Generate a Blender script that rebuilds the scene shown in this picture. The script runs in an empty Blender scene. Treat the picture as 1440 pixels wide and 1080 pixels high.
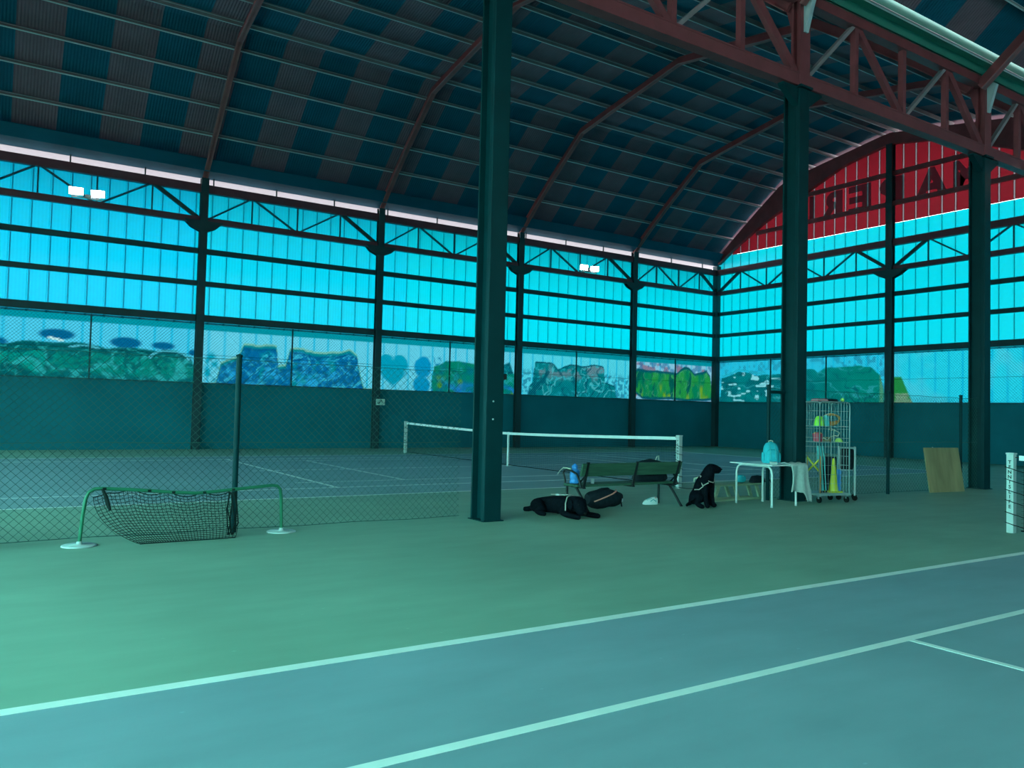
import bpy, math, random
import numpy as np
from mathutils import Vector, Matrix
random.seed(7); rng = np.random.default_rng(11)
S = bpy.context.scene
COL = S.collection
R = math.radians
PI = math.pi

# ------------------------------------------------------------------ camera
cam_d = bpy.data.cameras.new('camera'); cam = bpy.data.objects.new('camera', cam_d); COL.objects.link(cam)
F_PX, YAW, PITCH, ROLL, CAM_H = 1117.82, 0.5768, 0.0353, 0.0233, 1.4617
cam_d.sensor_width = 36.0; cam_d.lens = F_PX * 36.0 / 1440.0
cam_d.clip_start = 0.05; cam_d.clip_end = 400
_fw = Vector((math.sin(YAW)*math.cos(PITCH), math.cos(YAW)*math.cos(PITCH), math.sin(PITCH)))
_r0 = Vector((math.cos(YAW), -math.sin(YAW), 0)); _u0 = _r0.cross(_fw)
_rt = math.cos(ROLL)*_r0 + math.sin(ROLL)*_u0; _up = -math.sin(ROLL)*_r0 + math.cos(ROLL)*_u0
_m = Matrix((_rt, _up, -_fw)).transposed().to_4x4(); _m.translation = (0, 0, CAM_H)
cam.matrix_world = _m
S.camera = cam

# ------------------------------------------------------------------ world, exposure
SKY = 12.0
W = bpy.data.worlds.new('overcast_sky'); S.world = W; W.use_nodes = True
bg = W.node_tree.nodes['Background']
bg.inputs[0].default_value = (0.93, 0.97, 1.0, 1); bg.inputs[1].default_value = SKY
S.view_settings.view_transform = 'Standard'; S.view_settings.look = 'None'
S.view_settings.gamma = 1.0; S.view_settings.exposure = 0.0
S.view_settings.use_curve_mapping = False
S.cycles.use_denoising = True
S.cycles.max_bounces = 10; S.cycles.transparent_max_bounces = 12
S.cycles.sample_clamp_indirect = 8.0

# ------------------------------------------------------------------ helpers
def tag(o, label=None, cat=None, group=None, kind=None):
    if label: o['label'] = label
    if cat: o['category'] = cat
    if group: o['group'] = group
    if kind: o['kind'] = kind
    return o

def thing(name, label, cat, loc=(0, 0, 0), rz=0.0, group=None, kind=None):
    o = bpy.data.objects.new(name, None); COL.objects.link(o)
    o.empty_display_size = 0.1
    o.location = loc; o.rotation_euler = (0, 0, rz)
    return tag(o, label, cat, group, kind)

class MB:
    """collects shapes, then links them as ONE mesh object"""
    def __init__(s): s.v = []; s.f = []; s.sm = []
    def add(s, vs, fs, smooth=False):
        n = len(s.v); s.v += [tuple(p) for p in vs]
        s.f += [tuple(i+n for i in f) for f in fs]; s.sm += [smooth]*len(fs); return s
    def box(s, a, b):
        x0, y0, z0 = a; x1, y1, z1 = b
        return s.hexa([(x0,y0,z0),(x1,y0,z0),(x1,y1,z0),(x0,y1,z0),(x0,y0,z1),(x1,y0,z1),(x1,y1,z1),(x0,y1,z1)])
    def hexa(s, p):
        return s.add(p, [(3,2,1,0),(4,5,6,7),(0,1,5,4),(1,2,6,5),(2,3,7,6),(3,0,4,7)])
    def bar(s, p, q, w, h, up=(0, 0, 1)):
        p = Vector(p); q = Vector(q); d = (q-p).normalized(); u = Vector(up)
        sd = d.cross(u)
        if sd.length < 1e-4: sd = d.cross(Vector((1, 0, 0)))
        sd.normalize(); u = sd.cross(d)
        a = sd*w/2; b = u*h/2
        return s.hexa([p-a-b, p+a-b, p+a+b, p-a+b, q-a-b, q+a-b, q+a+b, q-a+b])
    def wire(s, p, q, r):
        p = Vector(p); q = Vector(q); d = (q-p).normalized()
        a = d.orthogonal().normalized(); b = d.cross(a)
        o = [a*r, (-.5*a+.866*b)*r, (-.5*a-.866*b)*r]
        return s.add([p+x for x in o]+[q+x for x in o], [(0,1,4,3),(1,2,5,4),(2,0,3,5)])
    def tube(s, pts, r, n=8, cap=True, flat=1.0):
        pts = [Vector(p) for p in pts]; k = len(pts)
        rs = r if isinstance(r, (list, tuple)) else [r]*k
        vs = []; prev = None
        for i, p in enumerate(pts):
            t = (pts[min(i+1, k-1)] - pts[max(i-1, 0)]).normalized()
            if prev is None: a = t.orthogonal().normalized()
            else:
                a = prev - t*prev.dot(t)
                a = a.normalized() if a.length > 1e-5 else t.orthogonal().normalized()
            prev = a; b = t.cross(a)
            for j in range(n):
                an = 2*PI*j/n
                vs.append(p + a*math.cos(an)*rs[i] + b*math.sin(an)*rs[i]*flat)
        fs = [(i*n+j, i*n+(j+1) % n, (i+1)*n+(j+1) % n, (i+1)*n+j) for i in range(k-1) for j in range(n)]
        s.add(vs, fs, True)
        if cap:
            s.add(vs[:n], [tuple(range(n-1, -1, -1))]); s.add(vs[-n:], [tuple(range(n))])
        return s
    def lathe(s, prof, n=16, c=(0, 0, 0), smooth=True):
        vs = []
        for (r, z) in prof:
            for j in range(n):
                a = 2*PI*j/n; vs.append((c[0]+r*math.cos(a), c[1]+r*math.sin(a), c[2]+z))
        k = len(prof)
        fs = [(i*n+j, i*n+(j+1) % n, (i+1)*n+(j+1) % n, (i+1)*n+j) for i in range(k-1) for j in range(n)]
        s.add(vs, fs, smooth)
        if prof[0][0] > 1e-4: s.add(vs[:n], [tuple(range(n-1, -1, -1))])
        if prof[-1][0] > 1e-4: s.add(vs[-n:], [tuple(range(n))])
        return s
    def ell(s, c, r, nu=12, nv=8, p=1.0):
        """(super)ellipsoid; p<1 makes it boxier"""
        def sp(x): return math.copysign(abs(x)**p, x)
        vs = []
        for i in range(nv+1):
            th = PI*i/nv - PI/2
            for j in range(nu):
                ph = 2*PI*j/nu
                vs.append((c[0]+r[0]*sp(math.cos(th))*sp(math.cos(ph)), c[1]+r[1]*sp(math.cos(th))*sp(math.sin(ph)), c[2]+r[2]*sp(math.sin(th))))
        fs = [(i*nu+j, i*nu+(j+1) % nu, (i+1)*nu+(j+1) % nu, (i+1)*nu+j) for i in range(nv) for j in range(nu)]
        return s.add(vs, fs, True)
    def prism(s, poly, off):
        """closed polygon (3D points) extruded by a vector"""
        o = Vector(off); n = len(poly)
        vs = [Vector(p) for p in poly] + [Vector(p)+o for p in poly]
        fs = [tuple(range(n-1, -1, -1)), tuple(range(n, 2*n))] + [(i, (i+1) % n, n+(i+1) % n, n+i) for i in range(n)]
        return s.add(vs, fs)
    def grid(s, fn, nu, nv, smooth=True):
        vs = [fn(i/nu, j/nv) for j in range(nv+1) for i in range(nu+1)]
        w = nu+1
        return s.add(vs, [(j*w+i, j*w+i+1, (j+1)*w+i+1, (j+1)*w+i) for j in range(nv) for i in range(nu)], smooth)
    def mesh(s, name):
        me = bpy.data.meshes.new(name); me.from_pydata(s.v, [], s.f)
        me.polygons.foreach_set('use_smooth', s.sm); me.update(); return me
    def build(s, name, m, parent=None, kind=None):
        return link(name, s.mesh(name), m, parent, kind)

def link(name, me, m, parent=None, kind=None):
    if not me.materials: me.materials.append(m)
    o = bpy.data.objects.new(name, me); COL.objects.link(o)
    if parent is not None: o.parent = parent
    if kind: o['kind'] = kind
    return o

def bevel(o, w, seg=2):
    md = o.modifiers.new('bevel', 'BEVEL'); md.width = w; md.segments = seg; md.limit_method = 'ANGLE'
    return o

# ------------------------------------------------------------------ materials
def nodes(name):
    m = bpy.data.materials.new(name); m.use_nodes = True
    nt = m.node_tree
    return m, nt, nt.nodes['Principled BSDF'], nt.nodes['Material Output']

def varied(nt, col, scale, amt, coord='Object', stretch=(1, 1, 1), detail=4):
    """a colour varied by noise"""
    tc = nt.nodes.new('ShaderNodeTexCoord'); mp = nt.nodes.new('ShaderNodeMapping'); mp.inputs['Scale'].default_value = stretch
    no = nt.nodes.new('ShaderNodeTexNoise'); no.inputs['Scale'].default_value = scale; no.inputs['Detail'].default_value = detail
    nt.links.new(tc.outputs[coord], mp.inputs[0]); nt.links.new(mp.outputs[0], no.inputs['Vector'])
    rp = nt.nodes.new('ShaderNodeValToRGB')
    rp.color_ramp.elements[0].position = 0.3; rp.color_ramp.elements[1].position = 0.7
    rp.color_ramp.elements[0].color = tuple(c*(1-amt) for c in col)+(1,)
    rp.color_ramp.elements[1].color = tuple(min(1, c*(1+amt)) for c in col)+(1,)
    nt.links.new(no.outputs['Fac'], rp.inputs[0])
    return rp.outputs[0], no

def mat(name, col, rough=0.6, spec=0.3, metal=0.0, scale=6.0, amt=0.12, bump=0.0, stretch=(1, 1, 1)):
    m, nt, b, out = nodes(name)
    c, no = varied(nt, col, scale, amt, stretch=stretch)
    nt.links.new(c, b.inputs['Base Color'])
    b.inputs['Roughness'].default_value = rough; b.inputs['Metallic'].default_value = metal
    b.inputs['Specular IOR Level'].default_value = spec
    if bump:
        bp = nt.nodes.new('ShaderNodeBump'); bp.inputs['Strength'].default_value = bump; bp.inputs['Distance'].default_value = 0.01
        nt.links.new(no.outputs['Fac'], bp.inputs['Height']); nt.links.new(bp.outputs[0], b.inputs['Normal'])
    return m

def sheet_mat(name, col, amt=0.08, wave=0.0, axis='X', gloss=0.06):
    """translucent plastic sheet lit from behind by the sky"""
    m, nt, b, out = nodes(name); nt.nodes.remove(b)
    c, no = varied(nt, col, 0.7, amt, detail=3, stretch=(1, 1, .25))
    if wave:
        tc = nt.nodes.new('ShaderNodeTexCoord'); wv = nt.nodes.new('ShaderNodeTexWave')
        wv.bands_direction = axis; wv.inputs['Scale'].default_value = 3.2; wv.inputs['Distortion'].default_value = 0
        nt.links.new(tc.outputs['Object'], wv.inputs['Vector'])
        mr = nt.nodes.new('ShaderNodeMapRange'); mr.inputs['To Min'].default_value = 1-wave; mr.inputs['To Max'].default_value = 1
        nt.links.new(wv.outputs['Fac'], mr.inputs[0])
        mx = nt.nodes.new('ShaderNodeVectorMath'); mx.operation = 'MULTIPLY'
        nt.links.new(c, mx.inputs[0]); nt.links.new(mr.outputs[0], mx.inputs[1]); c = mx.outputs[0]
    tr = nt.nodes.new('ShaderNodeBsdfTranslucent'); nt.links.new(c, tr.inputs[0])
    gl = nt.nodes.new('ShaderNodeBsdfGlossy'); gl.inputs['Roughness'].default_value = 0.35
    ms = nt.nodes.new('ShaderNodeMixShader'); ms.inputs[0].default_value = gloss
    nt.links.new(tr.outputs[0], ms.inputs[1]); nt.links.new(gl.outputs[0], ms.inputs[2])
    nt.links.new(ms.outputs[0], out.inputs[0])
    return m

def clear_mat(name, col):
    """clear tinted plastic glazing"""
    m, nt, b, out = nodes(name); nt.nodes.remove(b)
    c, no = varied(nt, col, 0.5, 0.06)
    tr = nt.nodes.new('ShaderNodeBsdfTransparent'); nt.links.new(c, tr.inputs[0])
    gl = nt.nodes.new('ShaderNodeBsdfGlossy'); gl.inputs['Roughness'].default_value = 0.1
    ms = nt.nodes.new('ShaderNodeMixShader'); ms.inputs[0].default_value = 0.05
    nt.links.new(tr.outputs[0], ms.inputs[1]); nt.links.new(gl.outputs[0], ms.inputs[2])
    nt.links.new(ms.outputs[0], out.inputs[0])
    return m

def paint_mat(name, k):
    """translucent pane whose paint colours are a vertex attribute"""
    m, nt, b, out = nodes(name); nt.nodes.remove(b)
    at = nt.nodes.new('ShaderNodeAttribute'); at.attribute_name = 'paint'
    mx = nt.nodes.new('ShaderNodeVectorMath'); mx.operation = 'SCALE'; mx.inputs['Scale'].default_value = k
    nt.links.new(at.outputs['Color'], mx.inputs[0])
    tr = nt.nodes.new('ShaderNodeBsdfTranslucent'); nt.links.new(mx.outputs[0], tr.inputs[0])
    nt.links.new(tr.outputs[0], out.inputs[0])
    return m

def emit_mat(name, col, st):
    m, nt, b, out = nodes(name)
    b.inputs['Base Color'].default_value = (.8, .8, .8, 1)
    c, no = varied(nt, col, 20, 0.03)
    nt.links.new(c, b.inputs['Emission Color']); b.inputs['Emission Strength'].default_value = st
    return m

def floor_mat(name, col, rough, amt):
    m, nt, b, out = nodes(name)
    c, n1 = varied(nt, col, 0.55, amt, detail=8)
    c2, n2 = varied(nt, (1, 1, 1), 3.5, 0.0, detail=10, stretch=(.35, 1, 1))
    rp = c2.node.color_ramp
    rp.elements[0].color = (.93, .93, .93, 1); rp.elements[1].color = (1.06, 1.06, 1.06, 1)
    mx = nt.nodes.new('ShaderNodeVectorMath'); mx.operation = 'MULTIPLY'
    nt.links.new(c, mx.inputs[0]); nt.links.new(c2, mx.inputs[1])
    # scattered pale scuffs
    tc = nt.nodes.new('ShaderNodeTexCoord'); mp = nt.nodes.new('ShaderNodeMapping'); mp.inputs['Scale'].default_value = (1.2, 2.2, 1)
    vo = nt.nodes.new('ShaderNodeTexVoronoi'); vo.inputs['Scale'].default_value = 2.2
    nt.links.new(tc.outputs['Object'], mp.inputs[0]); nt.links.new(mp.outputs[0], vo.inputs['Vector'])
    mr = nt.nodes.new('ShaderNodeMapRange'); mr.inputs['From Min'].default_value = 0.02; mr.inputs['From Max'].default_value = 0.045
    mr.inputs['To Min'].default_value = 1.22; mr.inputs['To Max'].default_value = 1.0
    nt.links.new(vo.outputs['Distance'], mr.inputs[0])
    m2 = nt.nodes.new('ShaderNodeVectorMath'); m2.operation = 'MULTIPLY'
    nt.links.new(mx.outputs[0], m2.inputs[0]); nt.links.new(mr.outputs[0], m2.inputs[1])
    nt.links.new(m2.outputs[0], b.inputs['Base Color'])
    b.inputs['Roughness'].default_value = rough; b.inputs['Specular IOR Level'].default_value = 0.25
    bp = nt.nodes.new('ShaderNodeBump'); bp.inputs['Strength'].default_value = 0.15; bp.inputs['Distance'].default_value = 0.003
    n3 = nt.nodes.new('ShaderNodeTexNoise'); n3.inputs['Scale'].default_value = 120
    nt.links.new(tc.outputs['Object'], n3.inputs['Vector']); nt.links.new(n3.outputs['Fac'], bp.inputs['Height']); nt.links.new(bp.outputs[0], b.inputs['Normal'])
    return m

M = dict(
    green_floor=floor_mat('green_court_paint', (.25, .385, .305), .60, .10),
    blue_floor=floor_mat('blue_court_paint', (.25, .350, .405), .55, .08),
    line=mat('white_line_paint', (.82, .82, .80), .6, amt=.06, scale=4),
    wall=mat('dark_green_wall_paint', (.003, .138, .185), .7, .2, amt=.10, scale=.8),
    steel=mat('dark_green_steel_paint', (.001, .034, .042), .5, .12, amt=.12, scale=3),
    rail=mat('dark_rail_steel', (.010, .042, .052), .5, .35, amt=.12, scale=3),
    strut=mat('thin_strut_steel', (.012, .06, .09), .5, .35, amt=.12, scale=3),
    chord=mat('dark_red_chord_paint', (.11, .030, .045), .5, .35, amt=.12, scale=3),
    red=mat('red_oxide_steel_paint', (.25, .046, .055), .5, .35, amt=.15, scale=3),
    flange=mat('lit_red_flange', (.36, .10, .105), .5, .3, amt=.15, scale=3),  # paler red carries the floor light on the rib undersides
    purlin=mat('primer_grey_purlin', (.30, .22, .24), .45, .4, amt=.12, scale=2),
    lip=mat('lit_pale_steel', (.50, .52, .56), .45, .4, amt=.08, scale=3),  # pale tone paints in the floor bounce on down-facing edges
    teal_sheet=mat('teal_roof_sheet', (.003, .078, .132), .55, .12, amt=.12, scale=1.2),
    brown_sheet=mat('brown_roof_sheet', (.165, .092, .122), .6, .12, amt=.14, scale=1.2),
    gutter=mat('galvanised_gutter', (.04, .21, .165), .5, .4, amt=.12, scale=1.0),
    ground=mat('outside_asphalt', (.28, .28, .28), .9, amt=.15, scale=1.0),
    eave=mat('added_pink_board', (.38, .32, .35), .6, amt=.05),
    white=mat('white_paint', (.52, .56, .57), .4, .4, amt=.04),
    table_white=mat('white_table_lacquer', (.70, .74, .74), .4, .4, amt=.04),
    black=mat('black_paint', (.012, .014, .018), .45, .4, amt=.2),
    net=mat('black_net_cord', (.012, .02, .02), .8, .1, amt=.2),
    wire=mat('green_coated_wire', (.025, .11, .10), .5, .3, amt=.1),
    goalgreen=mat('green_goal_tube', (.02, .17, .095), .4, .4, amt=.08),
    band=mat('white_net_band', (.80, .82, .84), .7, amt=.05),
    fur=mat('black_dog_fur', (.003, .005, .009), .75, .06, amt=.5, scale=40, bump=.3),
    harness=mat('pale_harness_strap', (.45, .40, .36), .7, amt=.1),
    wood=mat('green_stained_bench_wood', (.045, .11, .075), .65, .2, amt=.22, scale=9, stretch=(.25, 3, 3)),
    palewood=mat('pale_bench_wood', (.30, .36, .25), .65, .2, amt=.18, scale=9, stretch=(.25, 3, 3)),
    ply=mat('weathered_plywood', (.36, .26, .14), .7, .2, amt=.22, scale=2.5, stretch=(2, 1, .5)),
    cage=mat('zinc_cage_wire', (.28, .36, .37), .4, .4, metal=.2, amt=.1),
    tealbag=mat('turquoise_bag_fabric', (.03, .42, .52), .7, .2, amt=.12, scale=12, bump=.2),
    towel=mat('pale_towel_cloth', (.52, .56, .54), .9, .05, amt=.10, scale=25, bump=.3),
    yellow=mat('yellow_plastic', (.75, .62, .03), .45, .4, amt=.08),
    lime=mat('lime_plastic', (.35, .75, .06), .5, .3, amt=.08),
    ballgreen=mat('tennis_ball_felt', (.50, .68, .16), .9, .05, amt=.12, scale=60),
    orange=mat('orange_plastic', (.72, .30, .10), .5, .3, amt=.12),
    redp=mat('red_plastic', (.60, .06, .10), .5, .3, amt=.1),
    blue=mat('blue_plastic', (.05, .28, .75), .35, .4, amt=.12),
    tealp=mat('teal_plastic', (.06, .45, .48), .45, .4, amt=.1),
    cream=mat('cream_cord', (.66, .62, .50), .8, .1, amt=.08),
    pink=mat('salmon_stripe', (.70, .26, .22), .7, .1, amt=.08),
    bag=mat('black_bag_fabric', (.012, .018, .026), .75, .15, amt=.3, scale=18, bump=.2),
    rubber=mat('black_rubber', (.015, .015, .015), .8, .1, amt=.2),
    signp=mat('pale_sign_plate', (.45, .60, .56), .6, amt=.08),
    lamp=emit_mat('floodlight_glass', (1, .97, .93), 34.0),
    housing=mat('grey_lamp_housing', (.45, .42, .42), .45, .4, amt=.08),
)
KS = 0.131      # how much light the cladding lets through
def kc(c): return tuple(KS*x for x in c)
SH = [sheet_mat('cyan_sheet_deep', kc((.000, .80, 1.18)), wave=.10),
      sheet_mat('cyan_sheet_mid', kc((.000, .86, 1.14)), wave=.14),
      sheet_mat('cyan_sheet_pale', kc((.000, .92, 1.10)), wave=.10),
      sheet_mat('cyan_sheet_gable', kc((.000, .80, .95)), wave=0)]
M['red_clad'] = sheet_mat('red_gable_sheet', kc((.24, .010, .020)), amt=.12)
M['slit'] = sheet_mat('pale_joint_strip', kc((.34, .28, .31)))
M['letter'] = sheet_mat('dark_sign_letter', (.15, .38, .38), amt=.12)
M['near_clad'] = sheet_mat('light_dimming_sheet', (.02, .10, .09))  # dim tint keeps faces turned to the camera dark
M['end_clad'] = clear_mat('light_tint_clear_sheet', (.285, .985, .82))  # green tint put in to colour the daylight from the left
M['paint'] = paint_mat('painted_pane', KS)

# ------------------------------------------------------------------ main dimensions
X0, X1 = -7.03, 30.12           # left and right gable
YF, YV, YN = 27.70, 9.15, -9.40  # far wall, valley column row, near wall
BAY = [5.57+6.3*k for k in range(-2, 4)] + [X1]       # -7.03 ... 24.47, 30.12
VCOL = [-.67, 5.625, 12.05, 18.52, 24.75]

# ------------------------------------------------------------------ floor and courts
fl = MB().box((X0-.3, YN-.3, -.25), (X1+.3, YF+.3, 0)).build('floor', M['green_floor'])
tag(fl, 'smooth painted sports hall floor, green round the two blue courts', kind='structure')
gr = MB().box((-120, -120, -.5), (150, 150, -.26)).build('ground_outside', M['ground'])
tag(gr, 'grey asphalt ground round the outside of the hall', kind='structure')
LZ = 0.004
def line(p, q, w, parent, name='court_line', z=0.0062):
    p = Vector((p[0], p[1])); q = Vector((q[0], q[1])); d = (q-p).normalized(); n = Vector((-d.y, d.x))*w/2
    pts = [(*(p-n), z-.003), (*(q-n), z-.003), (*(q+n), z-.003), (*(p+n), z-.003), (*(p-n), z), (*(q-n), z), (*(q+n), z), (*(p+n), z)]
    return MB().hexa(pts).build(name, M['line'], parent)
# near court, (measured: turned by a fraction of a degree)
def nc(x, y): return (x, 4.42 - y - .0035*(x-4))
NX = 11.53
c1 = MB().hexa([(*nc(a, b), z) for z in (.0005, LZ) for a, b in ((NX-11.885, 10.97), (NX+11.885, 10.97), (NX+11.885, 0), (NX-11.885, 0))]).build('court_surface', M['blue_floor'], fl)
ta = (NX-11.885, NX+11.885)
line(nc(ta[0], 0), nc(ta[1], 0), .085, c1); line(nc(ta[0], 10.97), nc(ta[1], 10.97), .085, c1)
line(nc(ta[0], 1.37), nc(ta[1], 1.37), .065, c1); line(nc(ta[0], 9.6), nc(ta[1], 9.6), .065, c1)
for x in ta: line(nc(x, -.04), nc(x, 11.01), .10, c1)
for x in (5.185, 2*NX-5.185): line(nc(x, 1.40), nc(x, 9.57), .055, c1)
line(nc(5.185, 5.485), nc(2*NX-5.185, 5.485), .05, c1)
# far court with narrow practice court lines
Y2, FX = 12.61, 11.70
c2 = MB().box((FX-11.885, Y2, .0005), (FX+11.885, Y2+10.97, LZ)).build('court_surface', M['blue_floor'], fl)
for y in (Y2, Y2+1.40, Y2+9.6, Y2+10.97): line((FX-11.885, y), (FX+11.885, y), .06, c2)
for x in (FX-11.885, FX+11.885): line((x, Y2), (x, Y2+10.97), .10, c2)
for s in (-1, 1):
    line((FX+s*6.36, Y2+1.40), (FX+s*6.36, Y2+9.6), .085, c2)
    line((FX+s*4.48, 15.12), (FX+s*4.48, 21.35), .06, c2)
for y in (15.12, 18.18, 21.35): line((FX-6.78, y), (FX+6.78, y), .045, c2)

# ------------------------------------------------------------------ walls
class Wall:
    """u along the wall, d inwards, z up"""
    def __init__(s, kind): s.k = kind
    def p(s, u, d, z):
        return (u, YF-d, z) if s.k == 'far' else (X1-d, u, z) if s.k == 'right' else (X0+d, u, z) if s.k == 'left' else (u, YN+d, z)
    def box(s, mb, u0, u1, d0, d1, z0, z1):
        a = s.p(u0, d0, z0); b = s.p(u1, d1, z1)
        return mb.box([min(i, j) for i, j in zip(a, b)], [max(i, j) for i, j in zip(a, b)])
    def bar(s, mb, u0, z0, u1, z1, d, w, h):
        return mb.bar(s.p(u0, d, z0), s.p(u1, d, z1), w, h, up=Vector(s.p(0, 1, 0))-Vector(s.p(0, 0, 0)))

ZW, ZTOP = 2.17, 8.95
RAILS = [(4.20, 4.43, .10), (5.38, 5.55, .08), (6.45, 6.63, .08)]
def gable_top(y):
    """lower edge of the curved end rafter above the gable cladding"""
    a = abs(((y-YN) % 18.55) - 9.275)
    return float(np.interp(a, [0, 2, 3.5, 6.2, 7.9, 8.85, 9.3], [12.62, 12.25, 11.66, 10.56, 9.66, 9.03, 8.8]))

def wall_columns(wl, root, us, name='wall_column', skip=()):
    for u in us:
        mb = MB()
        wl.box(mb, u-.12, u+.12, .10, .13, 0, ZTOP); wl.box(mb, u-.12, u+.12, .29, .32, 0, ZTOP); wl.box(mb, u-.05, u+.05, .13, .29, 0, ZTOP)
        mb.build(name, M['rail'], root)
        mb = MB()                                # haunch plate at the truss foot
        for d in (.095, .31):
            poly = [wl.p(u-.62, d, 7.52), wl.p(u-.40, d, 7.30), wl.p(u-.12, d, 7.18), wl.p(u+.12, d, 7.18), wl.p(u+.40, d, 7.30), wl.p(u+.62, d, 7.52)]
            mb.prism(poly, Vector(wl.p(0, .02, 0))-Vector(wl.p(0, 0, 0)))
        mb.build('haunch_plate', M['rail'], root)

def wall_truss(wl, root, u0, u1, thick_both=False, panels=4):
    """girts, chords and truss members of one bay"""
    a, b = u0+.12, u1-.12
    for (z0, z1, t) in RAILS:
        wl.box(MB(), a, b, .10, .10+t, z0, z1).build('girt', M['rail'], root)
    wl.box(MB(), a, b, .09, .27, 8.47, 8.74).build('truss_chord', M['chord'], root)
    wl.box(MB(), a, b, .10, .26, 7.46, 7.66).build('truss_chord', M['chord'], root)
    n = panels; st = (u1-u0)/n; zb, zt = 7.62, 8.50
    for i in range(1, n):
        u = u0+st*i
        wl.bar(MB(), u, zb, u, zt, .18, .045, .05).build('truss_strut', M['strut'], root)
    for i in range(n):
        top_first = i % 2 == 1
        ua, ub = u0+st*i, u0+st*(i+1)
        za, zc = (zt, zb) if top_first else (zb, zt)
        th = .13 if (i == n-1 or (thick_both and i == 0)) else .055
        if i == 0: ua += .1
        if i == n-1: ub -= .1
        wl.bar(MB(), ua+.06, za, ub-.06, zc, .18, th, .08).build('truss_strut', M['rail'] if th > .1 else M['strut'], root)

SHEET = .515
_sheet_cache = {}
def clad_sheet(wl, root, u, z0, z1, m, zt0=None, zt1=None, w=SHEET):
    """one sheet: flat pan with a small folded rib on its right edge that laps the next sheet"""
    zt0 = z1 if zt0 is None else zt0; zt1 = z1 if zt1 is None else zt1
    key = (wl.k, z0, zt0, zt1, m.name, w)
    uv = [(.0, 0), (w-.045, 0), (w-.03, -.025), (w, -.025), (w+.012, -.006), (w+.03, -.006)]
    me = _sheet_cache.get(key)
    if me is None:
        o = wl.p(0, 0, 0); vs = []
        for (x, d) in uv:
            p = Vector(wl.p(x, d, 0))-Vector(o)
            vs.append((p.x, p.y, z0)); vs.append((p.x, p.y, zt0+(zt1-zt0)*x/w))
        mb = MB().add(vs, [(2*i, 2*i+2, 2*i+3, 2*i+1) for i in range(len(uv)-1)])
        me = mb.mesh('cladding_sheet'); me.materials.append(m)
        if zt0 == zt1: _sheet_cache[key] = me
    o = bpy.data.objects.new('cladding_sheet', me); COL.objects.link(o); o.parent = root
    o.location = wl.p(u, .03, 0)
    return o

def base_wall(wl, u0, u1, name, label, zt=ZW):
    o = wl.box(MB(), u0, u1, -.20, .05, -.2, zt).build(name, M['wall'])
    return tag(o, label, kind='structure')

FARW, RIGHTW, LEFTW, NEARW = Wall('far'), Wall('right'), Wall('left'), Wall('near')

# --- far wall
wf = base_wall(FARW, X0-.2, X1+.2, 'wall_far', 'long far wall, dark green below, cyan translucent sheets above the court')
wall_columns(FARW, wf, BAY[:-1])
FARW.box(MB(), X1-.30, X1-.02, .02, .30, 0, ZTOP).build('wall_column', M['rail'], wf)
for i in range(len(BAY)-1): wall_truss(FARW, wf, BAY[i], BAY[i+1])
k = 0; u = X0+.02
while u < X1-.1:
    tone = 0 if u < 5.2 else 1 if u < 13 else 2
    if 5.2 < u < 11.8 and k % 3 == 0: tone = 1
    clad_sheet(FARW, wf, u, 4.14, 8.74, SH[tone]); u += SHEET; k += 1
# open eave slot with small posts
u = X0+.3
while u < X1:
    FARW.box(MB(), u-.02, u+.02, .10, .14, 8.74, 9.05).build('eave_post', M['rail'], wf); u += 2.1

# --- right gable wall
wr = base_wall(RIGHTW, YN-.2, YF-.06, 'wall_right', 'right end wall with red gable cladding above cyan translucent sheets')
GCOL = [YN+.1, -.13, YV, 18.35, YF-.14]
for u in GCOL[:-1]:
    zt = 12.6 if abs((u-YN) % 18.55 - 9.275) < 1 else 9.2
    mb = MB()
    RIGHTW.box(mb, u-.13, u+.13, .10, .13, 0, zt); RIGHTW.box(mb, u-.13, u+.13, .33, .36, 0, zt); RIGHTW.box(mb, u-.06, u+.06, .13, .33, 0, zt)
    mb.build('wall_column', M['rail'], wr)
    mb = MB()
    for d in (.095, .35):
        poly = [RIGHTW.p(u+a, d, z) for a, z in ((-.75, 7.50), (-.42, 7.28), (-.13, 7.16), (.13, 7.16), (.42, 7.28), (.75, 7.50))]
        mb.prism(poly, Vector(RIGHTW.p(0, .02, 0))-Vector(RIGHTW.p(0, 0, 0)))
    mb.build('haunch_plate', M['rail'], wr)
for i in range(4): wall_truss(RIGHTW, wr, GCOL[i], GCOL[i+1], True, 6)
ZRED = 9.42
for zc in (10.20, 11.42):       # rails of the red gable
    for hc in (18.425, -.125):
        half = float(np.interp(zc+.1, [9.03, 9.66, 10.56, 11.66, 12.25, 12.62], [8.85, 7.9, 6.2, 3.5, 2, 0]))
        for s in (-1, 1):
            a, b = sorted((hc+s*.13, hc+s*half))
            RIGHTW.box(MB(), a, b, .10, .20, zc-.09, zc+.09).build('girt', M['red'], wr)
u = YN+.02; k = 0
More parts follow.
